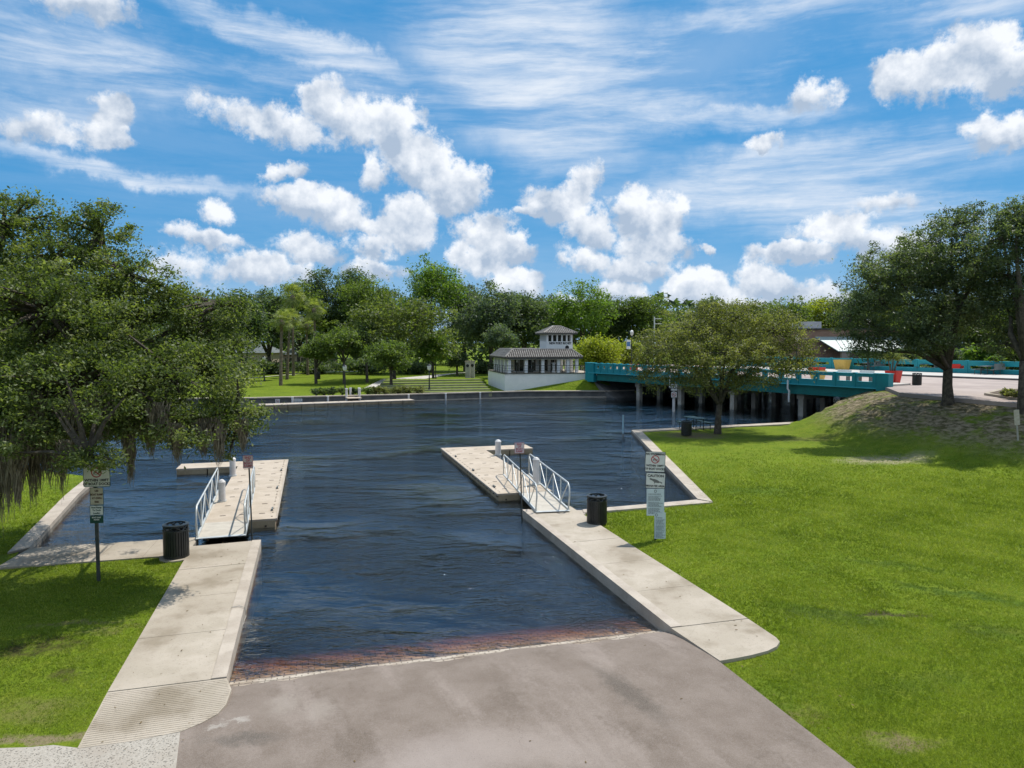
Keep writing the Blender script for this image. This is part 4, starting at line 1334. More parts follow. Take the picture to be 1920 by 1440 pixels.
for x_ in (1.7, 3.1, 4.5, 5.8):
    m_ = MB(); m_.box((x_, D_ / 2 + 1.0 - (D_ - 3.8) / 2 - .02, Z0 + .72), (.95, .06, 1.3)); w_ = m_.build('window', M_darkglass, pav)
    f_ = MB(); f_.box((x_, D_ / 2 + 1.0 - (D_ - 3.8) / 2 - .05, Z0 + .72), (.05, .05, 1.3)); f_.build('frame', M_white, w_)
for y_ in (3.6, 5.0, 6.4):
    m_ = MB(); m_.box((W_ / 2 + .2 - (W_ - 2.2) / 2 - .02, y_, Z0 + .72), (.06, .8, 1.2)); m_.build('window', M_darkglass, pav)
m_ = MB(); m_.lathe([(.25, 0), (.18, .1), (.16, .9), (.3, 1.0), (.3, 1.06), (0, 1.06)], 12, (5.05, .6, Z0)); m_.build('fountain_stand', M_white, pav)
m_ = MB(); m_.lathe([(.0, 0), (.3, 0), (.36, .4), (0, .4)], 10, (2.5, .7, Z0)); m_.build('flower_pot', M_darkpost, pav)
for x_ in (1.0, 2.75, 4.5): 
    m_ = MB(); m_.lathe([(0, .0), (.09, .05), (.10, .2), (0, .25)], 8, (x_, .7, EZ - .45)); m_.build('hanging_lamp', M_white, pav)
# terrace railing
for (a, b_) in (((-.6, -.6), (9.4, -.6)), ((-.6, -.6), (-.6, 9.0))):
    L_ = math.hypot(b_[0] - a[0], b_[1] - a[1]); n = int(L_ / 1.25)
    for z_ in (.78, .52, .27):
        m_ = MB(); m_.tube([(a[0], a[1], Z0 + z_), (b_[0], b_[1], Z0 + z_)], .025 if z_ > .7 else .014, 5); m_.build('rail', M_black, pav)
    for k in range(n + 1):
        f = k / n; m_ = MB(); m_.box((a[0] + (b_[0] - a[0]) * f, a[1] + (b_[1] - a[1]) * f, Z0 + .39), (.06, .06, .78)); m_.build('rail_post', M_black, pav)


def hip(x0, x1, y0, y1, z0, x2, x3, y2, y3, z1, pitch, parent, thick=.10):
    """truncated hip roof with real barrel ribs"""
    root_m = MB()
    b = [(x0, y0, z0), (x1, y0, z0), (x1, y1, z0), (x0, y1, z0)]; t = [(x2, y2, z1), (x3, y2, z1), (x3, y3, z1), (x2, y3, z1)]
    low = [(p[0], p[1], p[2] - thick) for p in b]
    root_m.add(b + t + low, [(0, 1, 5, 4), (1, 2, 6, 5), (2, 3, 7, 6), (3, 0, 4, 7), (4, 5, 6, 7), (11, 10, 9, 8), (8, 9, 1, 0), (9, 10, 2, 1), (10, 11, 3, 2), (11, 8, 0, 3)])
    roof = root_m.build('roof', mat('roof_underlay', (0.09, 0.08, 0.07), None, 3, .9), parent)
    ribs = MB()
    for (A, B, Cc, Dd) in ((b[0], b[1], t[1], t[0]), (b[1], b[2], t[2], t[1]), (b[2], b[3], t[3], t[2]), (b[3], b[0], t[0], t[3])):
        A, B, Cc, Dd = map(Vector, (A, B, Cc, Dd))
        e = (B - A).normalized(); L_ = (B - A).length; n = int(L_ / pitch)
        la = (Dd - A).dot(e); lb = (Cc - A).dot(e)
        up_ = (Dd - A) - e * la
        for k in range(n + 1):
            s = (k + .5) * L_ / (n + 1)
            f = 1.0
            if s < la: f = s / la
            elif s > lb: f = (L_ - s) / (L_ - lb)
            f = max(.05, min(1, f))
            nseg = max(1, int(f * 4))
            for q_ in range(nseg):
                f0 = f * q_ / nseg; f1 = f * (q_ + 1) / nseg
                ribs.tube([A + e * s + up_ * f0 + Vector((0, 0, .035)), A + e * s + up_ * f1 + Vector((0, 0, .015))], pitch * .30, 5)
    for (p, q_) in ((0, 4), (1, 5), (2, 6), (3, 7), (4, 5), (5, 6), (6, 7), (7, 4)):
        al = b + t; ribs.tube([Vector(al[p]) + Vector((0, 0, .05)), Vector(al[q_]) + Vector((0, 0, .05))], .085, 6)
    o = ribs.build('tiles', M_tile, roof); tag(o, kind='stuff')
    fa = MB()
    for (A, B) in ((b[0], b[1]), (b[1], b[2]), (b[2], b[3]), (b[3], b[0])):
        A, B = Vector(A), Vector(B); c = (A + B) / 2; d = B - A
        fa.box((c.x, c.y, z0 - thick - .02), (d.length if abs(d.x) > abs(d.y) else .05, d.length - .06 if abs(d.y) > abs(d.x) else .05, .09))
    fa.build('fascia', M_darkpost, roof)
    return roof


hip(-.55, W_ + .5, -.55, D_ + .5, EZ + .12, .45, W_ - .45, .45, D_ - .5, 4.72, .24, pav)
# tower
tx0, tx1, ty0, ty1 = 4.42, 7.38, 1.3, 4.3
m_ = MB(); m_.box(((tx0 + tx1) / 2, (ty0 + ty1) / 2, 4.71), (tx1 - tx0, ty1 - ty0, 1.80)); m_.build('tower_wall', M_white, pav)
m_ = MB(); m_.box(((tx0 + tx1) / 2, (ty0 + ty1) / 2, 6.38), (tx1 - tx0, ty1 - ty0, .16)); m_.build('tower_beam', M_white, pav)
m_ = MB(); m_.box(((tx0 + tx1) / 2, (ty0 + ty1) / 2, 5.95), (tx1 - tx0 - .5, ty1 - ty0 - .5, .70)); m_.build('tower_glass', M_darkglass, pav)
ww = tx1 - tx0
for k in range(6):
    x_ = tx0 + .11 + k * (ww - .22) / 5
    for y_ in (ty0 + .11, ty1 - .11):
        m_ = MB(); m_.box((x_, y_, 5.955), (.2 if k in (0, 5) else .15, .2, .69)); m_.build('tower_column', M_white, pav)
    if 0 < k < 5:
        for xx in (tx0 + .11, tx1 - .11):
            m_ = MB(); m_.box((xx, ty0 + .11 + k * (ww - .22) / 5, 5.955), (.2, .15, .69)); m_.build('tower_column', M_white, pav)
text('NEW PORT RICHEY', .34, M_ink, pav, ((tx0 + tx1) / 2 + .08, ty0 - .012, 5.40), width=.84, ext=.01, bold=.012)
m_ = MB(); vs = [(6.75 + .22 * math.cos(a), ty0 - .02, 4.95 + .22 * math.sin(a)) for a in np.linspace(0, 2 * math.pi, 20, endpoint=False)]
m_.add(vs, [tuple(range(20))]); m_.add([(v[0], v[1] + .019, v[2]) for v in vs], [tuple(range(20))]); m_.build('round_louvre', M_ink, pav)
hip(tx0 - .42, tx1 + .42, ty0 - .42, ty1 + .42, 6.50, 5.5, 6.3, 2.5, 3.1, 7.26, .22, pav, thick=.06)

# ------------------------------------------------------------------ brick building across the street
by = 100.0
bb = PD(1478, 642, by)
bld = thing('brick_building', 'low brick shop building with flat roof units and pale green metal canopy roof', 'building', (bb.x, by, 0), math.radians(-4))
m_ = MB(); m_.box((10, 6, 5.0), (21, 12, 4.6)); m_.build('wall', M_brick, bld)
m_ = MB(); m_.box((10, 6, 7.38), (21.5, 12.5, .18)); m_.build('parapet_cap', M_darkpost, bld)
m_ = MB(); m_.box((10, -.03, 6.05), (21, .06, .14)); m_.build('brick_course', M_tan, bld)
m_ = MB(); m_.box((3.4, 1.4, 7.95), (2.5, 1.8, .95)); m_.build('roof_unit', mat('pale_unit', (.6, .58, .58), None, 2, .6), bld)
m_ = MB(); m_.box((1.3, 1.8, 7.85), (1.2, 1.2, .75)); m_.build('roof_unit', M_alu, bld)
m_ = MB(); m_.add([(3.6, -.05, 6.3), (22, -.05, 6.3), (22, -3.4, 4.35), (5.6, -3.4, 4.35), (3.6, -.05, 6.2), (22, -.05, 6.2), (22, -3.4, 4.22), (5.6, -3.4, 4.22)],
                  [(0, 3, 2, 1), (4, 5, 6, 7), (3, 7, 6, 2), (0, 4, 7, 3)]); cr = m_.build('canopy_roof', M_metalroof, bld)
sm = MB()
for k in range(24): 
    x_ = 6.2 + k * .66; sm.tube([(x_, -.1, 6.30), (x_, -3.38, 4.38)], .03, 4)
tag(sm.build('standing_seam', M_metalroof, cr), kind='stuff')
for x_ in (6.6, 13.0, 19.4):
    m_ = MB(); m_.box((x_, -3.0, 3.3), (1.0 if x_ < 7 else .5, .6, 1.9)); m_.build('column', M_tan, bld)
for x_ in (9.3, 11.6, 14.6, 17.2):
    m_ = MB(); m_.box((x_, -.06, 3.6), (1.9, .06, 2.2)); m_.build('window', M_darkglass, bld)
# houses glimpsed beyond the park trees
for (px, Y, w, h, mm_, lab) in ((478, 140, 9, 3.1, M_tan, 'low pinkish building beyond the park at the oak edge'), (150, 150, 14, 4.2, M_tan, 'tan house front hidden behind the big oak'), (580, 150, 10, 2.6, M_tan, 'low tan house behind the palm trunks')):
    q = PD(px, 690, Y)
    rt = thing('house', lab, 'house', (q.x, Y, FBZ), 0, 'houses beyond the park')
    m_ = MB(); m_.box((0, 0, h / 2), (w, 7, h)); m_.build('wall', mm_, rt)
    m_ = MB(); e_ = .5; m_.add([(-w / 2 - e_, -4, h), (w / 2 + e_, -4, h), (w / 2 + e_, 4, h), (-w / 2 - e_, 4, h), (-w / 2 + 2, 0, h + 1.6), (w / 2 - 2, 0, h + 1.6)], [(0, 1, 5, 4), (1, 2, 5), (2, 3, 4, 5), (3, 0, 4), (3, 2, 1, 0)])
    m_.build('roof', M_greyt, rt)
    for k in range(3):
        m_ = MB(); m_.box((-w / 3 + k * w / 3, -3.52, h * .5), (1.3, .06, 1.2)); m_.build('window', M_darkglass, rt)

# ------------------------------------------------------------------ far bank: seawall, dock, path, steps
seg = [(-70, 59.5), (-60, 60), (-24, 64.8), (-9.5, 69.6), (-3, 72.3), (1.5, 73.8), (10.2, 74.3), (13, 75.6)]
mb = MB()
off = [(x_, y_ - .35) for x_, y_ in seg]
mb.prism(off + seg[::-1], -2.2, FBZ - .02); sw = struct('seawall_far', mb, M_seawall)
mb = MB(); o1 = [(x_, y_ - .47) for x_, y_ in seg]; o2 = [(x_, y_ + .12) for x_, y_ in seg]
mb.prism(o1 + o2[::-1], FBZ - .018, FBZ + .09); mb.build('cap', M_cap, sw)
mb = MB(); o1 = [(x_, y_ - .60) for x_, y_ in seg]; o2 = [(x_, y_ - .352) for x_, y_ in seg]
mb.prism(o1 + o2[::-1], WZ - .3, WZ + .10); mb.build('foot_ledge', M_cap, sw)


def on_wall(px):
    r = ray(px, 742); best = None
    for i in range(len(seg) - 1):
        (x0, y0), (x1, y1) = seg[i], seg[i + 1]; k = r.x / r.y
        t = (k * y0 - x0) / ((x1 - x0) - k * (y1 - y0))
        if 0 <= t <= 1: return Vector((x0 + t * (x1 - x0), y0 + t * (y1 - y0) - .5, 0))
    return Vector((k * 62, 62, 0))


for (px, lab) in ((552, 'first white post on the far seawall, nearest the oak'), (618, 'white post on the far seawall left of the gate'), (768, 'white post on the far seawall at the right end of the far dock'), (837, 'white post on the far seawall right of the far dock'), (901, 'white post on the far seawall below the pavilion wall')):
    q = on_wall(px); rt = thing('seawall_post', lab, 'post', (q.x, q.y - .14, WZ), 0, 'white posts along the far seawall')
    m_ = MB(); m_.box((0, 0, .1), (.15, .15, 1.1)); m_.build('shaft', M_pvc, rt); m_ = MB(); m_.box((0, 0, .67), (.19, .19, .05)); m_.build('cap', M_white, rt)
for (px, w, tx, lab) in ((524.5, .45, 'NO\nWAKE', 'small square white sign on the far seawall'), (561, 1.0, 'PRIVATE\nDOCK', 'wide white sign on the far seawall')):
    q = on_wall(px); rt = thing('seawall_sign', lab, 'sign', (q.x, q.y - .12, .12))
    pl = plate(rt, 0, 0, w, .42, M_signw, bw=.012, rnd=.01)
    if px < 550: ban_symbol(pl, 0, .14)
    else:
        t = MB()
        for a in range(2):
            xx = -.4
            while xx < .36:
                l_ = random.uniform(.05, .14); t.add([(xx, -.005, .03 - a * .16), (xx + l_, -.005, .03 - a * .16), (xx + l_, -.005, .11 - a * .16), (xx, -.005, .11 - a * .16)], [(0, 1, 2, 3)]); xx += l_ + .03
        tag(t.build('small_print', M_inkgrey, pl), kind='stuff')
for (px, lab) in ((652, 'left outer'), (656, 'left inner'), (672, 'right inner'), (676.5, 'right outer')):
    q = on_wall(px); rt = thing('gate_post', lab + ' white post of the gap leading onto the far dock', 'post', (q.x, q.y + (.0 if 'outer' in lab else .8), 0), 0, 'posts at the far dock gap')
    m_ = MB(); m_.box((0, 0, .45), (.17, .17, 1.3)); m_.build('shaft', M_pvc, rt); m_ = MB(); m_.box((0, 0, 1.13), (.21, .21, .06)); m_.build('cap', M_white, rt)
# far floating dock
a = P(488, 766, WZ); b_ = P(778, 755.5, WZ); d = b_ - a; L_ = d.length; yw = math.atan2(d.y, d.x)
rt = thing('far_dock', 'long low cream dock lying along the far seawall', 'dock', (a.x, a.y, WZ), yw)
n = 12
for k in range(n):
    m_ = MB(); m_.box((L_ * (k + .5) / n, .8, .24), (L_ / n - .03, 1.6, .08)); m_.build('deck_plate', M_cap, rt)
    m_ = MB(); m_.box((L_ * (k + .5) / n, .8, 0.0), (L_ / n - .05, 1.5, .395)); m_.build('float_box', M_dockside, rt)
g0 = on_wall(664)
mb = MB(); mb.box((g0.x, g0.y - .2, FBZ - .10), (1.3, 2.2, .06), yw); tag(mb.build('dock_ramp', M_dock), 'short pale ramp between the gate posts and the far dock', 'ramp')

# path and amphitheatre steps
mb = MB()
pth = [(672, 731), (700, 720), (716, 712.5), (760, 711.5), (800, 709), (822, 706), (860, 702), (905, 700)]
Lf = [P(x_, y_, FBZ + .16) for x_, y_ in pth]
A = [p + Vector((0, -.45, 0)) for p in Lf]; B = [p + Vector((0, .75, 0)) for p in Lf]
mb.prism([(p.x, p.y) for p in A + B[::-1]], 0, lambda p: float(h_far(np.array([p[0]]), np.array([p[1]]))[0]) + .05); struct('path_steps', mb, M_plaza)
pth = [(300, 722), (430, 714), (520, 707), (600, 701), (690, 698.5)]
Lf = [P(x_, y_, FBZ + .1) for x_, y_ in pth]
A = [p + Vector((0, -.8, 0)) for p in Lf]; B = [p + Vector((0, .8, 0)) for p in Lf]
mb = MB(); mb.prism([(p.x, p.y) for p in A + B[::-1]], 0, lambda p: float(h_far(np.array([p[0]]), np.array([p[1]]))[0]) + .03); struct('path_park', mb, M_plaza)
M_step = mat('step_stone', (0.34, 0.32, 0.20), (0.26, 0.26, 0.13), 1.5, .9)
terr = thing('lawn_steps', 'wide grassy amphitheatre steps with stone edges descending to the water', 'steps', (0, 0, 0))
for k in range(6):
    x0p = 690 + k * 6; x1p = 922 - k * 4
    yb = 735.5 - k * 4.6
    a = P(x0p, yb + 1.0, FBZ + .1 + k * .13); b_ = P(x1p, yb - 1.5, FBZ + .1 + k * .13)
    d = b_ - a; c = (a + b_) / 2; c.z = 0
    dep = 3.2
    m_ = MB(); m_.box((c.x, c.y + dep / 2, (FBZ + .08 + k * .13) / 2), (d.length, dep, FBZ + .08 + k * .13), math.atan2(d.y, d.x)); m_.build('grass_tread', M_grassF, terr)
    m_ = MB(); m_.box((c.x, c.y, (FBZ + .12 + k * .13) / 2 + .0), (d.length, .38, FBZ + .12 + k * .13), math.atan2(d.y, d.x)); m_.build('stone_edge', M_step, terr)
# monument pillars
for (px, w, h, lab) in ((877, .62, 2.3, 'front pale stone pillar with a dark round emblem in the park'), (885, .55, 2.3, 'rear pale stone pillar just right of the other')):
    q = PD(px, 697, 92); rt = thing('stone_pillar', lab, 'pillar', (q.x, q.y + (0 if px < 880 else 1.2), .7), 0, 'stone pillars by the pavilion')
    m_ = MB(); m_.box((0, 0, h / 2), (w, w, h)); m_.build('shaft', M_pile, rt); m_ = MB(); m_.box((0, 0, h + .05), (w + .1, w + .1, .1)); m_.build('cap', M_conc, rt)
    m_ = MB(); m_.lathe([(0, .03), (.2, .03), (.2, 0)], 12); m_.v = [(v[0], -w / 2 - v[2], h - .5 + v[1]) for v in m_.v]; m_.build('emblem', M_ink, rt)

# ------------------------------------------------------------------ vegetation
def leaf_obj(name, C, size, m, parent, clump_rnd, flat=0.35, aspect=0.5, loc=(0, 0, 0), droop=0.0, seed=1, tri=False):
    """one mesh of leaf-sized faces around the given centres"""
    r = np.random.default_rng(seed)
    N = len(C)
    nrm = r.normal(size=(N, 3)); nrm[:, 2] = np.abs(nrm[:, 2]) + flat
    nrm /= np.linalg.norm(nrm, axis=1)[:, None]
    t = r.normal(size=(N, 3)); t[:, 2] -= droop
    t -= nrm * np.sum(t * nrm, 1)[:, None]; t /= np.linalg.norm(t, axis=1)[:, None] + 1e-9
    b = np.cross(nrm, t)
    s = size * r.uniform(0.6, 1.35, N)[:, None]
    L = t * s * 0.5; Wd = b * s * 0.5 * aspect
    k = 3 if tri else 4
    if tri: V4 = np.stack([C - L - Wd, C - L * .6 + Wd, C + L], 1)
    else: V4 = np.stack([C - L, C - Wd * 1.0 + L * .1, C + L, C + Wd + L * .1], 1)
    me = bpy.data.meshes.new(name)
    me.vertices.add(N * k); me.vertices.foreach_set('co', V4.reshape(-1).astype(np.float32))
    me.loops.add(N * k); me.loops.foreach_set('vertex_index', np.arange(N * k, dtype=np.int32))
    me.polygons.add(N); me.polygons.foreach_set('loop_start', np.arange(0, N * k, k, dtype=np.int32))
    try: me.polygons.foreach_set('loop_total', np.full(N, k, np.int32))
    except Exception: pass
    a = me.attributes.new('rnd', 'FLOAT', 'FACE')
    a.data.foreach_set('value', np.clip(clump_rnd * .6 + r.uniform(0, 1, N) * .4, 0, 1).astype(np.float32))
    me.materials.append(m)
    me.update(calc_edges=True)
    o = bpy.data.objects.new(name, me); COL.objects.link(o)
    if parent is not None: o.parent = parent
    o.location = loc
    return o


def crown_points(blobs, n, clump_r, per, seed, shell=0.55, zflat=0.6):
    r = np.random.default_rng(seed)
    B = np.array(blobs, float)
    w = B[:, 3] * B[:, 5] + B[:, 3] * B[:, 4]; w /= w.sum()
    nc = max(8, n // per)
    idx = r.choice(len(B), nc, p=w)
    d = r.normal(size=(nc, 3)); d[:, 2] += .25; d /= np.linalg.norm(d, axis=1)[:, None]
    rad = shell + (1 - shell) * r.uniform(0, 1, nc) ** .6
    spr = (r.uniform(0, 1, nc) < .13) & (d[:, 2] > -.3)
    rad = np.where(spr, r.uniform(1.0, 1.32, nc), rad)
    c = B[idx, :3] + d * B[idx, 3:6] * rad[:, None]
    cr = r.uniform(0, 1, nc)
    sz = clump_r * r.uniform(.6, 1.4, nc) * np.where(spr, .65, 1.0)
    li = r.integers(0, nc, n)
    off = r.normal(size=(n, 3)) * sz[li][:, None] * .62; off[:, 2] *= zflat
    return c + 0, c[li] + off, cr[li]


LM_oak = leafmat('oak_leaves', (0.045, 0.070, 0.020), (0.115, 0.155, 0.048), (0.25, 0.28, 0.13))
LM_olive = leafmat('olive_leaves', (0.065, 0.082, 0.026), (0.155, 0.172, 0.062), (0.28, 0.28, 0.13))
LM_deep = leafmat('deep_leaves', (0.032, 0.056, 0.026), (0.075, 0.115, 0.052), (0.18, 0.22, 0.12))
LM_mid = leafmat('mid_leaves', (0.05, 0.08, 0.02), (0.11, 0.16, 0.04), (0.20, 0.25, 0.09))
LM_vivid = leafmat('vivid_leaves', (0.05, 0.10, 0.016), (0.11, 0.185, 0.03), (0.20, 0.28, 0.07))
LM_yel = leafmat('yellow_green_leaves', (0.10, 0.14, 0.012), (0.24, 0.28, 0.03), (0.38, 0.39, 0.07))
LM_blue = leafmat('grey_green_leaves', (0.045, 0.07, 0.048), (0.095, 0.135, 0.09), (0.19, 0.235, 0.165))
LM_palm = leafmat('palm_fronds', (0.08, 0.11, 0.03), (0.19, 0.23, 0.07), (0.34, 0.36, 0.15))
LM_grass = leafmat('grass_blades', (0.065, 0.105, 0.010), (0.185, 0.245, 0.020), (0.36, 0.38, 0.10), trans=.4)


LM_polive = leafmat('park_olive_leaves', (0.05, 0.075, 0.02), (0.115, 0.148, 0.045), (0.20, 0.235, 0.09))
LM_deep2 = leafmat('bank_oak_leaves', (0.04, 0.062, 0.032), (0.095, 0.13, 0.068), (0.21, 0.25, 0.15))


def tree(name, label, base, blobs, n, lsize, lm, tr=.35, fork=None, clump=.7, per=70, seed=1, group=None, limbs=7, twigs=60, cat='tree', shell=.55, aspect=.5, moss=0, droop=0, lean=None, mossw=1.0, tri=False, flat=.35):
    """blobs in world space (cx,cy,cz,rx,ry,rz)"""
    r = random.Random(seed)
    base = Vector(base)
    rt = thing(name, label, cat, base, 0, group)
    loc = [(b[0] - base.x, b[1] - base.y, b[2] - base.z, b[3], b[4], b[5]) for b in blobs]
    cc, pts, cr = crown_points(loc, n, clump, per, seed, shell)
    leaf_obj('crown', pts, lsize, lm, rt, cr, seed=seed + 5, aspect=aspect, droop=droop, tri=tri, flat=flat)
    zmid = np.mean([b[2] for b in loc])
    fk = Vector(fork) - base if fork is not None else Vector((0, 0, zmid * .35))
    t = MB()
    t.tube([(0, 0, -.3), (0.02, 0, .1), Vector((0, 0, 0)).lerp(fk, .5) + Vector((r.uniform(-.1, .1) * tr, 0, 0)), fk], [tr * 1.55, tr * 1.15, tr * .92, tr * .85], 10)
    ends = sorted(loc, key=lambda b: -b[3])[:limbs]
    joints = [fk]
    for b in ends:
        e = Vector(b[:3]) + Vector((0, 0, b[5] * .2))
        m1 = fk.lerp(e, .35) + Vector((r.uniform(-.3, .3), r.uniform(-.3, .3), (e - fk).length * .08))
        m2 = fk.lerp(e, .7) + Vector((r.uniform(-.4, .4), r.uniform(-.4, .4), 0))
        t.tube([fk - Vector((0, 0, tr * .3)), m1, m2, e], [tr * .62, tr * .42, tr * .25, tr * .1], 7)
        joints += [m1, m2, e]
    t.build('trunk', M_bark, rt, smooth=True)
    if twigs:
        t = MB(); ii = r.sample(range(len(cc)), min(twigs, len(cc)))
        for i in ii:
            e = Vector(cc[i]); j = min(joints, key=lambda q: (q - e).length)
            mid = j.lerp(e, .5) + Vector((r.uniform(-.2, .2), r.uniform(-.2, .2), .12)) * (e - j).length * .4
            t.tube([j, mid, e], [tr * .16, tr * .09, tr * .03], 4, cap=False)
        tag(t.build('branches', M_bark, rt), kind='stuff')
    return rt, cc


def pblob(px, py, Y, rxp, ryp, ry=None):
    c = PD(px, py, Y); s = Y / F
    return (c.x, c.y, c.z, rxp * s, ry if ry else rxp * s * .9, ryp * s)


# the big mossy live oak on the left
hb = [pblob(10, 440, 17, 80, 66), pblob(100, 500, 17, 100, 70), pblob(190, 450, 17.5, 58, 52), pblob(240, 525, 17, 66, 52), pblob(90, 610, 16, 180, 120), pblob(260, 625, 17, 120, 80),
      pblob(395, 615, 18, 72, 58), pblob(430, 690, 17.5, 62, 60), pblob(330, 715, 16, 140, 80), pblob(150, 740, 15.2, 180, 95), pblob(440, 790, 16.5, 62, 42), pblob(320, 800, 15.5, 110, 38), pblob(215, 790, 15.5, 90, 38),
      pblob(20, 790, 15.2, 90, 60), pblob(165, 862, 13.8, 52, 24), pblob(-110, 600, 18, 190, 190), pblob(-120, 780, 16, 160, 100), pblob(92, 395, 17.2, 12, 26), pblob(35, 378, 17, 34, 18), pblob(178, 395, 17.3, 26, 20), pblob(130, 430, 17, 14, 16),
      pblob(325, 560, 17, 40, 26), pblob(415, 575, 17.6, 48, 22), pblob(280, 490, 17.2, 20, 20), pblob(100, 700, 19.5, 240, 120), pblob(420, 850, 16.2, 30, 12), pblob(5, 845, 13.5, 30, 16)]
hb = hb + [pblob(20, 600, 20.5, 200, 110)]
oak, occ = tree('live_oak', 'large live oak hung with spanish moss overhanging the left bank', (-15.2, 17.8, -.05), hb, 300000, .084, LM_oak, tr=.42, fork=(-14.4, 17.8, 2.6), clump=.27, per=115, seed=11, limbs=20, twigs=700, shell=.4, aspect=.45)
# spanish moss beards
def moss_beard(parent, base, top, L, w, n, seed):
    r = random.Random(seed); t = MB()
    for k in range(n):
        x = r.gauss(0, w * .45); y = r.gauss(0, w * .45); l = L * r.uniform(.35, 1.0) * (1 - min(1, abs(x) / (w * 1.6)) * .5)
        ww = r.uniform(.006, .016); ph = r.uniform(0, 6); a = r.uniform(0, 3.1); dx, dy = math.cos(a), math.sin(a)
        ns = 5; prev = None; vs = []
        for i in range(ns + 1):
            f = i / ns; z = -l * f
            ox = x * (1 - .35 * f) + .03 * math.sin(ph + f * 5); oy = y * (1 - .35 * f) + .03 * math.cos(ph + f * 4)
            www = ww * (1 - .75 * f)
            vs += [(ox - dx * www, oy - dy * www, z), (ox + dx * www, oy + dy * www, z)]
        z0_ = r.uniform(-.25, .12) * L; vs = [(a_, b_, c_ + z0_) for a_, b_, c_ in vs]
        t.add(vs, [(2 * i, 2 * i + 1, 2 * i + 3, 2 * i + 2) for i in range(ns)])
    o = t.build('moss', M_moss, parent); o.location = Vector(top) - Vector(base)
    return o


bs = oak.location
for i, (px, pt, pb, Y, w) in enumerate([(14, 830, 945, 14.5, .20), (33, 820, 915, 14.6, .14), (60, 800, 925, 15, .18), (88, 800, 900, 15, .16), (112, 790, 905, 15.2, .15), (10, 770, 900, 15.2, .22), (243, 820, 895, 15, .07), (236, 770, 850, 15.1, .14),
                                        (280, 780, 850, 15.2, .16), (380, 790, 850, 15.4, .14), (410, 790, 862, 15.6, .12), (190, 740, 830, 14.8, .2), (140, 760, 860, 14.8, .16), (60, 740, 850, 15, .26), (330, 800, 860, 15.0, .12), (-10, 800, 960, 14.5, .2), (-50, 800, 950, 15, .3), (30, 850, 935, 14.0, .08), (120, 830, 880, 14, .09), (295, 760, 820, 14.9, .18), (455, 790, 840, 16, .1)]):
    top = PD(px, pt, Y); L_ = (pb - pt) * Y / F * 1.12
    moss_beard(oak, bs, top, L_, w * 1.3, 300, 50 + i)

# small oak at the seawall corner
q = P(1345, 812, 0)
ct = [pblob(1245, 655, 43, 58, 42), pblob(1215, 680, 42.5, 34, 30), pblob(1305, 625, 44, 66, 46), pblob(1375, 612, 44, 70, 42), pblob(1445, 628, 43.5, 66, 44), pblob(1492, 662, 43, 40, 38), pblob(1350, 670, 42, 90, 42), pblob(1430, 680, 42.5, 62, 34), pblob(1275, 695, 42.5, 56, 26), pblob(1330, 582, 44, 30, 18), pblob(1395, 580, 44, 40, 18), pblob(1360, 640, 46, 130, 50), pblob(1300, 716, 42.3, 44, 20), pblob(1410, 716, 42.3, 50, 20), pblob(1225, 712, 42.2, 30, 22), pblob(1490, 690, 42.5, 36, 22), pblob(1355, 715, 44, 60, 24)]
tree('oak_tree', 'small round crowned tree by the picnic table in front of the bridge', (q.x, q.y, -.05), ct, 70000, .145, LM_olive, tr=.20, fork=(q.x + .1, q.y, 1.75), clump=.42, per=60, seed=21, limbs=10, twigs=160, shell=.4, aspect=.4)
# big tree at the top of the bank
q = P(1777, 752, 2.3)
rtb = [pblob(1625, 535, 39, 48, 50), pblob(1600, 600, 38.5, 40, 50), pblob(1685, 530, 39, 62, 42), pblob(1740, 485, 39, 70, 56), pblob(1785, 430, 39.5, 46, 30), pblob(1700, 600, 38, 84, 52), pblob(1790, 560, 39, 86, 70), pblob(1845, 480, 38.5, 50, 66), pblob(1630, 650, 37.8, 40, 26), pblob(1735, 640, 37.5, 56, 22), pblob(1820, 400, 39.5, 24, 16), pblob(1740, 540, 42, 130, 80)]
tree('evergreen_oak', 'tall dark oak on the bank at the bridge end with forked trunk', (q.x, q.y, 2.2), rtb, 88000, .165, LM_deep2, tr=.27, fork=(q.x - .05, q.y, 4.1), clump=.38, per=70, seed=31, limbs=11, twigs=200, shell=.35, aspect=.34, droop=.2)
q = P(1917, 815, 1.0)
rtc = [pblob(1880, 460, 36, 52, 62), pblob(1930, 500, 36, 90, 105), pblob(1885, 580, 36.5, 60, 66), pblob(2000, 460, 36, 110, 110), pblob(1900, 640, 36.5, 50, 40), pblob(1905, 405, 36, 34, 18), pblob(2050, 580, 36, 120, 90)]
tree('evergreen_oak', 'dark oak cut by the right picture edge on the bank', (q.x + .05, q.y, 1.0), rtc, 70000, .165, LM_deep2, tr=.30, fork=(q.x, q.y, 4.6), clump=.38, per=70, seed=32, limbs=8, twigs=120, shell=.35, aspect=.34, droop=.2)

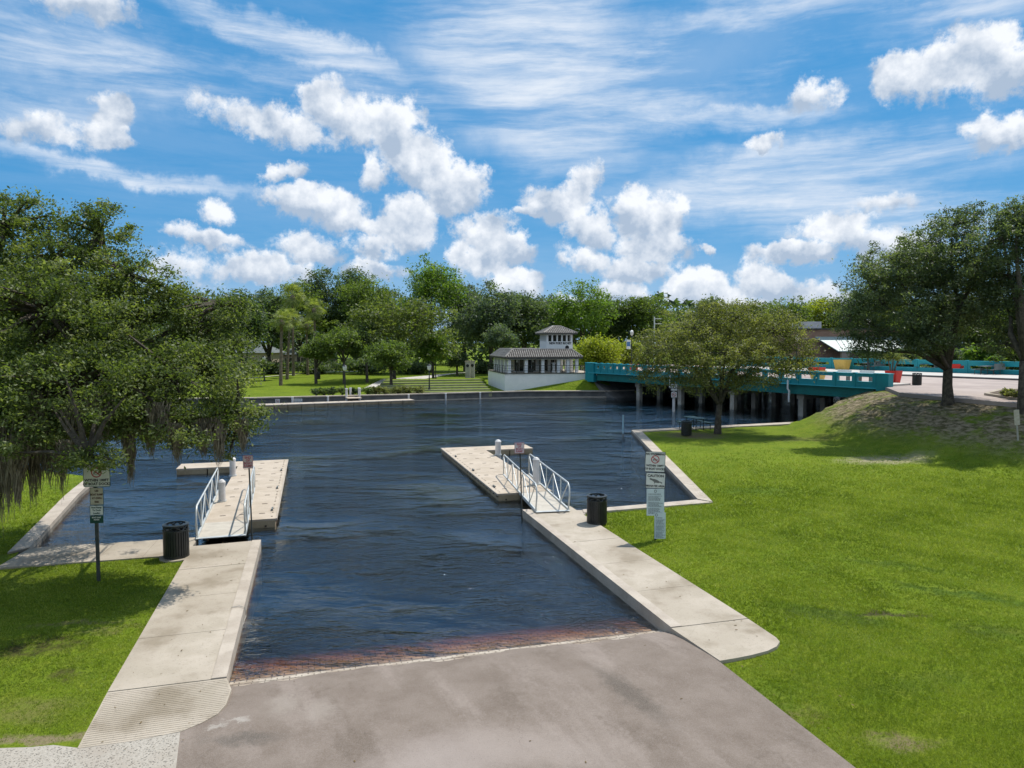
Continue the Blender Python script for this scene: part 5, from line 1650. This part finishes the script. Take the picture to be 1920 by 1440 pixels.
# park and street trees
FAR = [  # px, top y, width px, Y, base z, material, label, nblobs
    (452, 545, 90, 92, LM_deep, 'dark tree rising just right of the big oak crown'),
    (505, 540, 110, 108, LM_deep, 'dark moss hung oak behind the leftmost palm'),
    (560, 520, 105, 122, LM_mid, 'green tree behind the tall palms'),
    (612, 497, 105, 128, LM_deep, 'tall loose tree with sky gaps left of the middle of the park'),
    (668, 492, 60, 126, LM_deep, 'narrow topped tree between two taller park trees'),
    (700, 512, 120, 118, LM_mid, 'green tree behind the broad olive oak'),
    (738, 545, 190, 92, LM_polive, 'broad olive green oak with drooping outline in the park middle'),
    (808, 484, 125, 112, LM_vivid, 'tallest bright green tree on the skyline'),
    (872, 528, 90, 118, LM_blue, 'grey green tree right of the tallest tree'),
    (920, 530, 110, 108, LM_blue, 'wide grey green oak left of the pavilion tower'),
    (985, 545, 100, 112, LM_deep, 'dark tree directly behind the pavilion tower'),
    (1035, 548, 70, 124, LM_blue, 'grey green tree between tower and yellowish tree'),
    (1090, 522, 130, 116, LM_vivid, 'large yellowish green tree on the skyline above the pavilion'),
    (1150, 556, 70, 122, LM_deep, 'dark small topped tree right of the yellowish skyline tree'),
    (1214, 550, 105, 120, LM_mid, 'green tree left of the sky gap above the bridge'),
    (1268, 582, 60, 128, LM_deep, 'low dark tree at the sky gap'),
    (1325, 560, 80, 126, LM_deep, 'dark loose tree standing behind the small seawall tree'),
    (1392, 566, 110, 118, LM_polive, 'olive tree behind the right half of the small seawall tree'),
    (1470, 556, 110, 124, LM_mid, 'green tree left of the brick building roof'),
    (1535, 556, 100, 130, LM_yel, 'yellowish tree above the roof units'),
    (1610, 540, 140, 128, LM_deep, 'dark tree behind the metal roofed building'),
    (1672, 545, 110, 124, LM_yel, 'yellow green tree glowing through the bank oak'),
    (1770, 560, 150, 96, LM_mid, 'green tree behind the far parapet'),
    (1870, 560, 150, 92, LM_mid, 'green tree behind the far parapet near the picture edge'),
    (380, 545, 130, 110, LM_deep, 'dark park tree hidden behind the big oak'),
    (270, 535, 150, 112, LM_mid, 'green park tree hidden behind the middle of the big oak'),
    (150, 540, 150, 108, LM_deep, 'dark park tree hidden behind the left part of the big oak'),
    (30, 535, 150, 112, LM_mid, 'green park tree at the far left behind the oak'),
    (-120, 530, 180, 108, LM_deep, 'dark park tree left of the picture'),
    (2040, 540, 200, 92, LM_deep, 'dark street tree right of the picture'),
]
for i, (px, ty, w, Y, lm, lab) in enumerate(FAR):
    r = random.Random(100 + i)
    s = Y / F; q = PD(px, 700, Y)
    zt = PD(px, ty, Y).z; bz = 2.4 if px > 1240 else .7
    H = zt - bz; Wm = w * s * 1.14
    bl = []
    nb = 10
    bl.append((q.x, Y, zt - H * .20, Wm * .26, Wm * .3, H * .17))
    for k in range(nb):
        a = 2 * math.pi * k / nb + r.uniform(-.3, .3); rr_ = Wm * r.uniform(.20, .36)
        zc = bz + H * r.uniform(.38, .80); taper = 1 - max(0, (zc - bz) / H - .55) * 1.2
        bl.append((q.x + math.cos(a) * rr_ * taper, Y + math.sin(a) * rr_ * taper, zc, Wm * r.uniform(.15, .24), Wm * .22, H * r.uniform(.09, .16)))
    bl.append((q.x, Y, bz + H * .55, Wm * .36, Wm * .34, H * .22))
    if i in (6,):
        bl += [(q.x + Wm * .42, Y - 1, bz + H * .36, Wm * .14, Wm * .16, H * .22), (q.x - Wm * .36, Y, bz + H * .45, Wm * .14, Wm * .16, H * .16)]
    hidden = px < 400 or px > 1950
    tree('park_tree' if px < 1250 else 'street_tree', lab, (q.x, Y, bz), bl, 4500 if hidden else 14500, .38, lm, tr=.30, clump=1.0, per=38, seed=200 + i, group='trees of the park and street beyond the river', limbs=6, twigs=16 if not hidden else 0, shell=.45, tri=True, aspect=.62)

NEAR = [
    (640, 722, 612, 108, 86, LM_mid, 'small green park tree with forked trunk left of the shrubs', 645),
    (598, 722, 640, 60, 86, LM_mid, 'little park tree nearest the palms', 592),
    (732, 735, 636, 86, 77, LM_mid, 'slender trunked small tree standing on the lawn steps', 733),
    (810, 712, 626, 66, 92, LM_vivid, 'small drooping tree beside the bend of the path', 812),
    (857, 699, 655, 40, 102, LM_deep, 'tiny dark tree near the stone pillars', 857),
    (938, 700, 604, 66, 98, LM_blue, 'grey green small tree behind the left end of the pavilion', 935),
    (688, 722, 600, 70, 88, LM_deep, 'dark trunked oak in shade behind the path corner', 688),
]
for i, (px, by_, ty, w, Y, lm, lab, tpx) in enumerate(NEAR):
    r = random.Random(300 + i); s = Y / F
    q = PD(tpx, 700, Y); zt = PD(px, ty, Y).z; bz = .5; H = zt - bz; Wm = w * s
    cx_ = PD(px, 700, Y).x; bl = []
    for k in range(8):
        a = 2 * math.pi * k / 8; rr_ = Wm * r.uniform(.18, .34)
        bl.append((cx_ + math.cos(a) * rr_, Y + math.sin(a) * rr_, bz + H * r.uniform(.50, .78), Wm * r.uniform(.16, .22), Wm * .2, H * r.uniform(.10, .16)))
    bl.append((cx_, Y, bz + H * .80, Wm * .26, Wm * .26, H * .17))
    tree('small_tree', lab, (q.x, Y, bz), bl, 7000, .27, lm, tr=.17, clump=.55, per=38, seed=320 + i, group='small trees on the park lawn', limbs=6, twigs=20, shell=.4, tri=True, aspect=.6, fork=(q.x, Y, bz + H * .38))


# bushes
def bush(name, lab, px, basey, z, w, h, lm, n, ls, group, seed, Y=None, per=30, cat='bush'):
    q = P(px, basey, z) if Y is None else PD(px, 700, Y); q.z = z
    s = q.y / F; r = random.Random(seed)
    W2 = w * s / 2; H = h * s
    bl = [(q.x + r.uniform(-.5, .5) * W2, q.y + r.uniform(-.4, .4) * W2, z + H * r.uniform(.35, .62), W2 * r.uniform(.42, .6), W2 * .5, H * r.uniform(.28, .38)) for k in range(6)]
    rt = thing(name, lab, cat, q, 0, group)
    loc = [(b[0] - q.x, b[1] - q.y, b[2] - z, b[3], b[4], b[5]) for b in bl]
    cc, pts, cr = crown_points(loc, n, min(W2, H) * .3, per, seed, .3)
    pts[:, 2] = np.maximum(pts[:, 2], 0.02)
    leaf_obj('foliage', pts, ls, lm, rt, cr, seed=seed, tri=True, aspect=.6)
    t = MB()
    for k in range(7):
        e = Vector(cc[k % len(cc)]); t.tube([(0, 0, -.1), e * .5 + Vector((0, 0, .1)), e], [.05, .03, .01], 4)
    t.build('stems', M_bark, rt)
    return rt


bush('large_shrub', 'big round yellow green shrub between pavilion and bridge', 1122, 690, 2.0, 92, 66, LM_yel, 12000, .27, None, 401, Y=88)
bush('large_shrub', 'yellow green shrub behind the street lamp with banner', 1178, 690, 2.2, 60, 54, LM_yel, 6000, .27, None, 402, Y=92)
for i, px in enumerate((592, 608, 624, 640, 660, 688, 704, 722, 745, 764, 785)):
    lab = ['leftmost shrub of the row on the far seawall', 'second shrub from the left on the far seawall', 'dark shrub third along the far seawall', 'light shrub beside the lamp post on the far seawall', 'shrub just left of the dock gap', 'shrub just right of the dock gap', 'low shrub below the path ramp',
           'shrub left of the slender tree on the steps', 'pale shrub right of the slender tree on the steps', 'pale shrub left of the lamp on the steps', 'last pale shrub of the row by the lamp on the steps'][i]
    bush('shrub', lab, px, 742, FBZ + .05, 24, 15, (LM_mid if i % 2 else LM_deep) if i < 6 else LM_olive, 1500, .14, 'shrubs along the far seawall', 410 + i, Y=on_wall(px).y + 1.3)
for i, (px, w, h) in enumerate(((450, 90, 26), (525, 100, 24), (605, 95, 26), (695, 110, 30), (785, 100, 24), (905, 50, 22))):  # hedges made taller and denser to stand in for shade under the far trees
    bush('hedge', ['clipped dark hedge at the oak edge of the park', 'dark hedge behind the palm trunks', 'dark hedge right of the palms', 'dark hedge behind the shaded oak', 'low hedge behind the small drooping tree', 'dark hedge beside the stone pillars'][i], px, 700, .7, w, h, LM_deep, 5000, .34, 'hedges at the back of the park', 440 + i, Y=108, cat='hedge')
for i, (px, w, h, lm, Y) in enumerate(((1838, 50, 60, LM_vivid, 74), (1868, 44, 44, LM_vivid, 71), (1895, 50, 66, LM_mid, 73), (1770, 60, 46, LM_deep, 82), (1700, 60, 44, LM_deep, 86), (1940, 60, 60, LM_vivid, 70), (1640, 50, 30, LM_deep, 90))):
    bush('tropical_shrub', ['bright green leafy shrub behind the far parapet above the red planter', 'bright low leafy shrub behind the right part of the far parapet', 'mid green shrub behind the far parapet beside the edge oak', 'dark shrub behind the far parapet left of the trunk', 'dark shrub behind the small palm', 'leafy shrub cut off at the right edge', 'dark shrub below the metal canopy'][i], px, 700, 2.0, w, h, lm, 4500, .38, 'shrubs behind the far parapet', 460 + i, Y=Y)
for i, (px, py) in enumerate(((1885, 741), (1905, 744), (1930, 748))):
    bush('ground_plant', ['first low green plant on the traffic island', 'second low green plant on the traffic island', 'low green plant on the island cut by the picture edge'][i], px, py, ROAD_Z + .15, 30, 12, LM_olive, 900, .16, 'plants on the traffic island', 480 + i)

# far-off wood closing the view
r = np.random.default_rng(9)
N = 42000
X = r.uniform(-330, 330, N); top = 11.5 + 2.2 * np.sin(X * .06) + 1.6 * np.sin(X * .19 + 1) + 1.0 * np.sin(X * .47)
Z = r.uniform(0, 1, N) ** .7 * top + .3
Yv = 152 + r.uniform(-7, 7, N) + np.abs(X) * .02
o = leaf_obj('far_wood', np.stack([X, Yv, Z], 1), 1.5, LM_deep, None, np.clip(.35 + .4 * np.sin(X * .3) * np.sin(Z), 0, 1), seed=4, tri=True, aspect=.7)
tag(o, 'continuous dark wood closing the view behind the park trees', 'wood', kind='stuff')


# palms
def frond_mesh(kind):
    t = MB(); rr_ = random.Random(5)
    if kind == 'fan':
        t.tube([(0, 0, 0), (.45, 0, .12), (.8, 0, .1)], .015, 4)
        n = 15
        for k in range(n):
            a = math.radians(-105 + 210 * k / (n - 1)); l = .85 * (1 - .25 * abs(k - n / 2) / n)
            d = Vector((math.cos(a), math.sin(a), 0)); p = Vector((-d.y, d.x, 0)) * .035
            c = Vector((.8, 0, .1)); mid = c + d * l * .6 + Vector((0, 0, .02)); tip = c + d * l + Vector((0, 0, -.22))
            t.add([c, mid - p, tip, mid + p], [(0, 1, 2, 3)])
    else:
        pts = [Vector((f * 1.0, 0, .35 * math.sin(f * 2.6) - .28 * f * f)) for f in np.linspace(0, 1.15, 8)]
        t.tube(pts, .012, 4)
        for k in range(1, 8):
            for s in (-1, 1):
                for q_ in (0, .5):
                    c = pts[k - 1].lerp(pts[k], q_ + .25); e = c + Vector((.12, s * .30 * (1.1 - k / 9), -.07)); w_ = Vector((.022, 0, 0))
                    t.add([c - w_, e, c + w_], [(0, 1, 2)])
    me = bpy.data.meshes.new('frond'); me.from_pydata(t.v, [], t.f)
    me.materials.append(LM_palm)
    a = me.attributes.new('rnd', 'FLOAT', 'FACE'); a.data.foreach_set('value', [rr_.uniform(.2, 1) for _ in me.polygons])
    return me


FAN = frond_mesh('fan'); FEA = frond_mesh('feather')


def palm(lab, base, zc, lean, nf, sc, seed, group, kind=FAN, tr=.17, cat='palm tree', name='palm_tree'):
    r = random.Random(seed); rt = thing(name, lab, cat, base, 0, group); H = zc - base[2]
    t = MB(); t.tube([(0, 0, -.2), (lean * .3, 0, H * .4), (lean * .7, 0, H * .75), (lean, 0, H)], [tr * 1.3, tr, tr * .95, tr * .9], 9); t.build('trunk', M_barkpalm, rt)
    if kind is FAN:
        b_ = MB(); b_.lathe([(tr, -.8), (tr * 2.1, -.3), (tr * 1.8, 0), (0, .3)], 9, (lean, 0, H)); b_.build('frond_boots', M_barkpalm, rt)
    for k in range(nf):
        o = bpy.data.objects.new('frond', kind); COL.objects.link(o); o.parent = rt
        o.location = (lean, 0, H)
        e = math.radians(r.choice([r.uniform(-75, -20), r.uniform(-25, 25), r.uniform(15, 80)])) if kind is FAN else math.radians(r.uniform(-10, 55))
        o.rotation_euler = (r.uniform(-.4, .4), -e, 2 * math.pi * k / nf * 2.4 + r.uniform(-.2, .2)); s = sc * r.uniform(.85, 1.1); o.scale = (s, s, s)
    return rt


for i, (px, cpx, cpy, by_, Y, sc, lab) in enumerate((
        (526, 530, 603, 725, 83, 1.0, 'nearest palm with bushy crown at the left of the park lawn'), (538, 546, 598, 711, 94, 1.05, 'palm standing close behind the nearest palm'),
        (550, 551, 556, 708, 102, 1.3, 'tallest palm, crown at tree top height'), (592, 591, 580, 702, 100, 1.15, 'palm with pale trunk right of the tallest palm'), (577, 576, 610, 700, 104, 1.0, 'shorter palm between the tallest and the pale trunked palm'))):
    q = PD(px, 700, Y); zc = PD(cpx, cpy, Y).z; palm(lab, (q.x, Y, .6), zc, (cpx - px) * Y / F, 40, sc * 1.0, 600 + i, 'palms on the park lawn')
rt = None
for i, dx in enumerate((-.22, 0.02, .26)):
    palm(['left stem of the small palm in the red tub', 'middle stem of the small palm in the red tub', 'right stem of the small palm in the red tub'][i], (pq.x - .1 + dx * .5, pq.y, ROAD_Z + .8), 4.15 + .15 * (i == 1), dx, 26, .80, 650 + i, 'small palm stems in the red tub', kind=FEA, tr=.05, cat='palm plant', name='potted_palm')

# ------------------------------------------------------------------ grass blades on the near lawns
lpoly = left_poly; rpoly = right_poly
wr = [(p.x, p.y) for p in [uv(6.4, 9.9), uv(6.4, 22.3), P(1092, 957), uv(8.32, 22.1), uv(8.30, 13.0), P(1455, 1195), P(1466, 1206), P(1458, 1217), P(1380, 1238), P(1350, 1243)]]
aspr = [(p.x, p.y) for p in [uv(-1.5, -5), uv(6.72, -5), uv(6.72, 10.6), uv(6.72, 12.4), uv(-1.5, 12.4)]]
wl = [(p.x, p.y) for p in [uv(-1.4, 9), uv(-3.18, 9.0), uv(-3.18, 20.3), P(350, 1041), P(-12, 1068), P(-12, 1040), P(14, 1037), P(126, 925), P(172, 889), P(190, 889), P(60, 1030), P(372, 1008), uv(-1.4, 20.6)]]
wl2 = [(p.x, p.y) for p in [P(145, 1407), P(360, 1380), P(432, 1300), uv(-1.4, 11.5), uv(-3.17, 11.5)]]


def blades(name, n, xr, yr, inside, excl, hf, seed, patches=()):
    r = np.random.default_rng(seed)
    out = []
    got = 0
    while got < n:
        m_ = n * 2
        Y = yr[0] * (yr[1] / yr[0]) ** r.uniform(0, 1, m_)         # denser near the camera
        k0, k1 = xr
        X = Y * r.uniform(k0, k1, m_)
        ok = poly_dist(X, Y, inside) < -.01
        for e in excl: ok &= poly_dist(X, Y, e) > .02 - .07 * r.uniform(0, 1, m_) ** 3
        for (cx_, cy_, rx_, ry_, ro_, co_, st_) in patches:
            wx = X + .18 * np.sin(Y * 3.1 + X) + .15 * np.sin(X * 9); wy = Y + .12 * np.sin(X * 2.7 + Y) + .08 * np.sin(Y * 8 + X * 5)
            ax = (wx - cx_) * math.cos(ro_) + (wy - cy_) * math.sin(ro_); ay = -(wx - cx_) * math.sin(ro_) + (wy - cy_) * math.cos(ro_)
            d_ = np.hypot(ax / rx_, ay / ry_)
            ok &= r.uniform(0, 1, m_) > st_ * .92 * (1 - smooth01((d_ - .3) / .9))
        ok &= r.uniform(0, 1, m_) > smooth01((Y - yr[1] * .55) / (yr[1] * .45))
        if hf is h_right: ok &= hf(X, Y) + r.uniform(-.5, .7, m_) < .8
        out.append(np.stack([X[ok], Y[ok]], 1)); got += ok.sum()
    q = np.concatenate(out)[:n]
    # tufts: three blades at each point
    q = np.repeat(q, 3, 0) + r.normal(size=(n * 3, 2)) * .012
    dist = q[:, 1]
    h = r.uniform(.020, .052, len(q)) * np.clip(dist / 14, .8, 1.7); w = .0045 * np.clip(dist / 12, .8, 2.2)
    a = r.uniform(0, 2 * np.pi, len(q)); lx = r.normal(size=(len(q), 2)) * h[:, None] * .55
    Z = hf(q[:, 0], q[:, 1])
    B = np.stack([q[:, 0], q[:, 1], Z - .004], 1)
    dx = np.stack([np.cos(a) * w, np.sin(a) * w, np.zeros_like(a)], 1)
    tip = B + np.stack([lx[:, 0], lx[:, 1], h], 1)
    Vv = np.stack([B - dx, B + dx, tip], 1).reshape(-1)
    N = len(q); me = bpy.data.meshes.new(name)
    me.vertices.add(N * 3); me.vertices.foreach_set('co', Vv.astype(np.float32))
    me.loops.add(N * 3); me.loops.foreach_set('vertex_index', np.arange(N * 3, dtype=np.int32))
    me.polygons.add(N); me.polygons.foreach_set('loop_start', np.arange(0, N * 3, 3, dtype=np.int32))
    try: me.polygons.foreach_set('loop_total', np.full(N, 3, np.int32))
    except Exception: pass
    at = me.attributes.new('rnd', 'FLOAT', 'FACE')
    pn = .5 + .3 * np.sin(q[:, 0] * 1.1 + 1.3 * np.sin(q[:, 1] * .7)) * np.sin(q[:, 1] * .9 + q[:, 0] * .3) + .25 * np.sin(q[:, 0] * 3.1 + 2 * np.sin(q[:, 1] * 1.3)) * np.sin(q[:, 1] * 2.7 + np.sin(q[:, 0] * 1.9))
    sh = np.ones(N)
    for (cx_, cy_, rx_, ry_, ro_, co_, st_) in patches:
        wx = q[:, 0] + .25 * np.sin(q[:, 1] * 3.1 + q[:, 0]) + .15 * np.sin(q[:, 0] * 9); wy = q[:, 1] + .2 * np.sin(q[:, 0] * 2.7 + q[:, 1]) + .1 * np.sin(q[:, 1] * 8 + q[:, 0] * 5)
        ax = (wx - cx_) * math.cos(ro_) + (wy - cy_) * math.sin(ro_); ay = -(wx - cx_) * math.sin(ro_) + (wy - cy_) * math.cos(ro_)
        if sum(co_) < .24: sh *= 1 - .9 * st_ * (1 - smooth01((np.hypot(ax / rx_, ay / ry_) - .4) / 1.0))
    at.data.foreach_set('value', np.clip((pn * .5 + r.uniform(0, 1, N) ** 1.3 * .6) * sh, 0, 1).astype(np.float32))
    me.materials.append(LM_grass); me.update(calc_edges=True)
    o = bpy.data.objects.new(name, me); COL.objects.link(o)
    return o


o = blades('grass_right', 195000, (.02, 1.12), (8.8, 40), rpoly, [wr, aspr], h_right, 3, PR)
tag(o, 'short green grass blades of the right lawn', 'grass', kind='stuff')
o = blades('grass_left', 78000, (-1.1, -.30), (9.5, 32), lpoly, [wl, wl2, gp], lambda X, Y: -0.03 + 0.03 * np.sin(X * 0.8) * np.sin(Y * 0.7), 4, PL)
tag(o, 'short patchy grass blades of the left lawn', 'grass', kind='stuff')
# fallen leaves and twigs on the walks and asphalt
t = MB(); r = random.Random(77)
for k in range(110):
    u_ = r.choice([r.uniform(6.8, 8.1), r.uniform(-3.0, -1.5), r.uniform(-1, 6.5)]); v_ = r.uniform(8, 21)
    if -1.2 < u_ < 6.6 and v_ > 12.1: continue
    p = uv(u_, v_); z_ = .027 if (u_ < -1.4 or u_ > 6.7) else float(ramp_z(v_)) + .012
    s = r.uniform(.008, .024); a = r.uniform(0, 3)
    t.box((p.x, p.y, z_ + .002), (s * 2, s * .8, .003), a)
tag(t.build('leaf_litter', mat('dry_leaf', (0.10, 0.07, 0.035), (0.2, 0.14, 0.06), 8, .9)), 'small fallen leaves and twigs scattered on walks and asphalt', 'leaves', kind='stuff')
# frayed rope end on the left kerb
p = uv(-1.33, 15.3, .05)
t = MB(); t.tube([p + Vector((-.35, 0, 0)), p + Vector((-.2, .06, .01)), p + Vector((-.06, -.02, .01)), p + Vector((-.03, -.03, -.15)), p + Vector((-.02, -.25, -.28))], .008, 5)
tag(t.build('mooring_rope', M_pile), 'short thin rope lying over the kerb of the left walk', 'rope')
